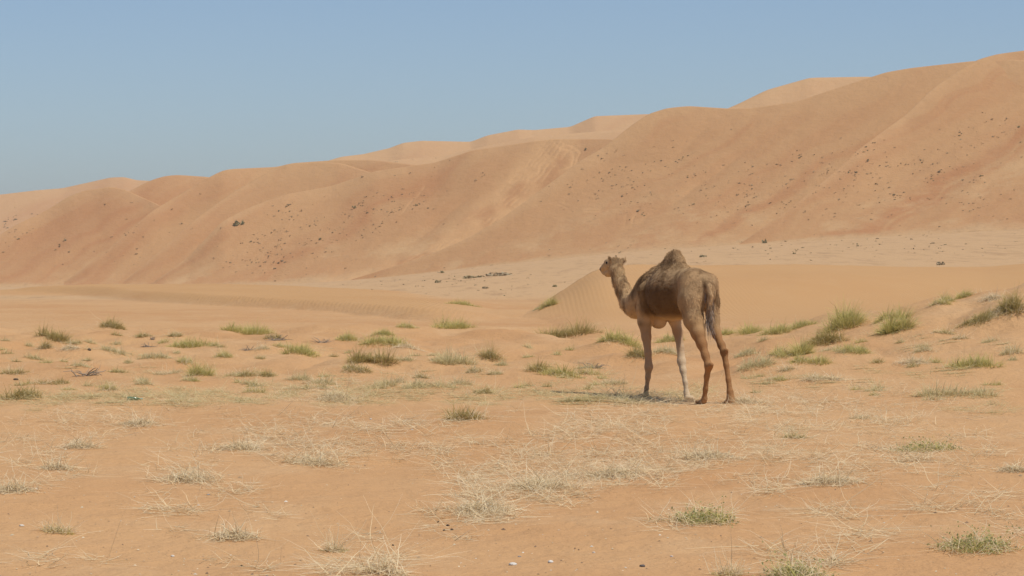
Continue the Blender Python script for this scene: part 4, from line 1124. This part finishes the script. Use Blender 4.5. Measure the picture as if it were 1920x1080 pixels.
for i, (s, q) in enumerate(zip(STONES, sq)):
    r = s[2] * q[1] / FPX * (.8 if s[5] == 'stone' else .55)
    V, F = stone_mesh(r, 900 + i, .62 if s[5] == 'stone' else .75)
    o = mesh_obj('stone' if s[5] == 'stone' else 'dung_pellet', V, F, M_STONE, colors=np.tile(s[3], (len(V), 1)))
    q[2] = ground_z(q[0], q[1])[0] - r * .05; o.location = q; o.rotation_euler = (0, 0, i * 1.3)
    tag(o, s[4], s[5], 'stones on the sand' if s[5] == 'stone' else 'dark droppings on the sand')

# green bottle lying in the grass
def lathe(prof, n=14):
    V = []; F = []
    for i, (x, r) in enumerate(prof):
        for j in range(n):
            a = 2 * math.pi * j / n; V.append((x, r * math.cos(a), r * math.sin(a)))
    for i in range(len(prof) - 1):
        for j in range(n): F.append([i * n + j, i * n + (j + 1) % n, (i + 1) * n + (j + 1) % n, (i + 1) * n + j])
    return np.array(V), np.array(F)
tb = NT('green_plastic'); tb.b.inputs['Base Color'].default_value = (.03, .12, .06, 1); tb.b.inputs['Roughness'].default_value = .18
q = hit(250, 752, lk)[0]; q[2] = ground_z(q[0], q[1])[0]
bt = bpy.data.objects.new('bottle', None); COL.objects.link(bt); bt.location = (q[0], q[1], q[2] + .022); bt.rotation_euler = (0, 0.03, .25); bt.scale = (.8, .8, .8)
tag(bt, 'green bottle lying in the pale grass belt at left', 'bottle')
V, F = lathe([(-.10, .001), (-.10, .028), (-.09, .033), (.03, .033), (.06, .027), (.09, .013), (.125, .012)]); mesh_obj('bottle_body', V, F, tb.m, bt)
tb2 = NT('white_cap'); tb2.b.inputs['Base Color'].default_value = (.25, .35, .28, 1)
V, F = lathe([(.122, .015), (.145, .015), (.145, .001)]); mesh_obj('cap', V, F, tb2.m, bt)

# ------------------------------------------------------------------ shrubs far off on the dunes and the plain
def shrub_mesh(seed, flat=.45):
    rg = np.random.default_rng(seed); n = 170
    d = rg.normal(0, 1, (n, 3)); d /= np.linalg.norm(d, axis=1, keepdims=True); d[:, 2] = np.abs(d[:, 2])
    lob = rg.normal(0, .28, (4, 3)); lob[:, 2] = 0
    c = d * rg.uniform(.35, 1, (n, 1)) * .34 + lob[rg.integers(0, 4, n)]
    c[:, 2] *= flat / .5
    e1 = rg.normal(0, .075, (n, 3)); e2 = rg.normal(0, .075, (n, 3))
    V = np.stack([c - e1, c + e2, c + e1, c - e2], 1).reshape(-1, 3); V[:, 2] = np.maximum(V[:, 2], -.05)
    base = np.array(((.37, .32, .17), (.41, .33, .19), (.43, .34, .21))[seed % 3])
    col = np.repeat(base * rg.uniform(.7, 1.5, (n, 1)), 4, 0)
    return V, np.arange(4 * n).reshape(n, 4), col
SH = []
for s in range(6):
    V, F, Cc = shrub_mesh(s)
    o = mesh_obj('desert_shrub', V, F, M_SHRUB, smooth=False, colors=Cc); SH.append(o.data); bpy.data.objects.remove(o)
bpy.context.view_layer.update()
dg = bpy.context.evaluated_depsgraph_get()
CAMV = Vector((0, 0, CAM_Z))
FARS = {o.name for o in bpy.data.objects if o.name.startswith('dune') or o.name == 'ground'}

def far_hit(u, v):
    d = Vector(((u - 960) / FPX, 1, -(v - HOR) / FPX)).normalized()
    ok, loc, nrm, _, ob, _ = scene.ray_cast(dg, CAMV + d * 100, d)
    return loc if ok and ob.name in FARS else None

FAR_ONE = [(443, 423, 19, 12, 'large blue-green shrub alone on the middle dune face at left'),
           (1320, 482, 14, 5, 'flat grey shrub on the plain just right of the camel hump'),
           (1762, 497, 13, 9, 'dark shrub on the plain edge near the rippled dune at right'),
           (1435, 456, 9, 9, 'dark shrub at the foot of the tall dune right of the camel'),
           (880, 522, 42, 7, 'long dark grey shrub patch, left of two on the plain left of the camel'),
           (942, 517, 46, 9, 'dense dark grey shrub patch, right of two on the plain left of the camel'),
           (828, 512, 10, 5, 'small dark shrub up left of the long grey shrub patch'),
           (822, 530, 11, 6, 'small dark shrub down left of the long grey shrub patch'),
           (911, 541, 10, 5, 'dark shrub below the two grey shrub patches'),
           (1040, 538, 9, 5, 'dark shrub on the plain beside the rippled dune crest left of the camel'),
           (1098, 281, 8, 5, 'dark shrub at the top of the vehicle tracks beside the tall dune')]
def put_shrub(u, v, w, h, label, group, i, rg):
    p = far_hit(u, v)
    if p is None: return
    D = p.y; m = D / FPX
    o = bpy.data.objects.new('desert_shrub', SH[i % 6]); COL.objects.link(o)
    o.location = p; o.rotation_euler = (0, 0, rg.uniform(0, 6.28) if w < 25 else 0)
    o.scale = (w * m / 1.15, min(w, 16) * m / 1.15, h * m / .42)
    tag(o, label, 'shrub', group)
rg = np.random.default_rng(31)
for i, (u, v, w, h, lab) in enumerate(FAR_ONE): put_shrub(u, v, w, h, lab, 'shrubs on the far plain and dunes', i, rg)
ZS = [('small shrub scattered on the tall dune face behind the camel', [(1200, 325, 90, 45, 24), (1110, 360, 60, 25, 9), (1420, 350, 110, 45, 26), (1600, 320, 60, 40, 18), (1330, 385, 120, 25, 10)]),
      ('small shrub scattered on the red-brown dune face at far right', [(1680, 355, 90, 45, 25), (1860, 245, 60, 30, 11), (1850, 370, 60, 40, 10), (1760, 300, 70, 25, 8)]),
      ('small shrub scattered on the middle dune face left of the vehicle tracks', [(770, 380, 80, 50, 20), (560, 440, 80, 45, 30), (480, 480, 70, 25, 16), (680, 420, 60, 40, 9)]),
      ('tiny shrub on the dune spurs at far left', [(220, 450, 130, 45, 11), (25, 430, 25, 25, 9)]),
      ('small dark shrub on the pale plain right of the camel', [(1600, 465, 300, 16, 34)]),
      ('small dark shrub on the pale plain left of the camel', [(840, 525, 170, 16, 18)])]
for lab, zs in ZS:
    for (cu, cv, ru, rv, n) in zs:
        nc = max(3, n // 4); cdu = np.clip(rg.normal(0, .65, nc), -1.4, 1.4); cdv = np.clip(rg.normal(0, .6, nc), -1.3, 1.3)
        for j in range(n):
            g = int(rg.integers(nc)); dd = rg.normal(0, 11)
            u = cu + cdu[g] * ru + dd; v = cv + cdv[g] * rv - 0.25 * cdu[g] * rv - 0.55 * dd + rg.normal(0, 4)
            w = float(np.clip(rg.lognormal(math.log(2.7), .45), 1.7, 7.5)); put_shrub(u, v, w, w * rg.uniform(.35, .6), lab, lab.replace('small ', '').replace('tiny ', '').replace('shrub', 'shrubs', 1), int(rg.integers(0, 6)), rg)

# sparse scrub too small to tell apart
rg = np.random.default_rng(91)
parts = []
for lab, zs in ZS:
    for (cu, cv, ru, rv, n) in zs:
        for j in range(int(n * 2.6)):
            du = np.clip(rg.normal(0, .8), -1.9, 1.9)
            p = far_hit(cu + du * ru, cv + np.clip(rg.normal(0, .75), -1.6, 1.6) * rv - 0.25 * du * rv)
            if p is None: continue
            k = 10; w = rg.uniform(1.2, 3.2) * p.y / FPX
            c = np.array(p) + rg.normal(0, 1, (k, 3)) * np.array((w * .5, w * .5, 0)) + np.array((0, 0, 1)) * rg.uniform(0, w * .5, (k, 1))
            e1 = rg.normal(0, w * .22, (k, 3)); e2 = rg.normal(0, w * .22, (k, 3))
            V = np.stack([c - e1, c + e2, c + e1, c - e2], 1).reshape(-1, 3)
            parts.append((V, np.arange(4 * k).reshape(k, 4), np.repeat(np.array((.31, .24, .14)) * rg.uniform(.7, 1.4, (k, 1)), 4, 0)))
V, F, Cc = join(parts)
tag(mesh_obj('sparse_scrub', V, F, M_SHRUB, smooth=False, colors=Cc), 'tiny scattered scrub specks on the dune faces and the plain', 'scrub', kind='stuff')

# ------------------------------------------------------------------ thin desert haze
hb = [(x, y, z) for z in (-45.0, 95.0) for y in (-3300.0, 4600.0) for x in (-12500.0, 12500.0)]
hz = mesh_obj('haze', hb, np.array([[0, 2, 3, 1], [4, 5, 7, 6], [0, 1, 5, 4], [2, 6, 7, 3], [0, 4, 6, 2], [1, 3, 7, 5]]), None, smooth=False)
hm = bpy.data.materials.new('haze'); hm.use_nodes = True; ht = hm.node_tree; ht.nodes.clear()
pv = ht.nodes.new('ShaderNodeVolumePrincipled'); pv.inputs['Color'].default_value = (0.93, 0.92, 0.92, 1); pv.inputs['Density'].default_value = 0.00010
ho = ht.nodes.new('ShaderNodeOutputMaterial'); ht.links.new(pv.outputs[0], ho.inputs['Volume'])
hz.data.materials.append(hm)
tag(hz, 'thin pale desert haze over sand and dunes', 'haze', kind='stuff')
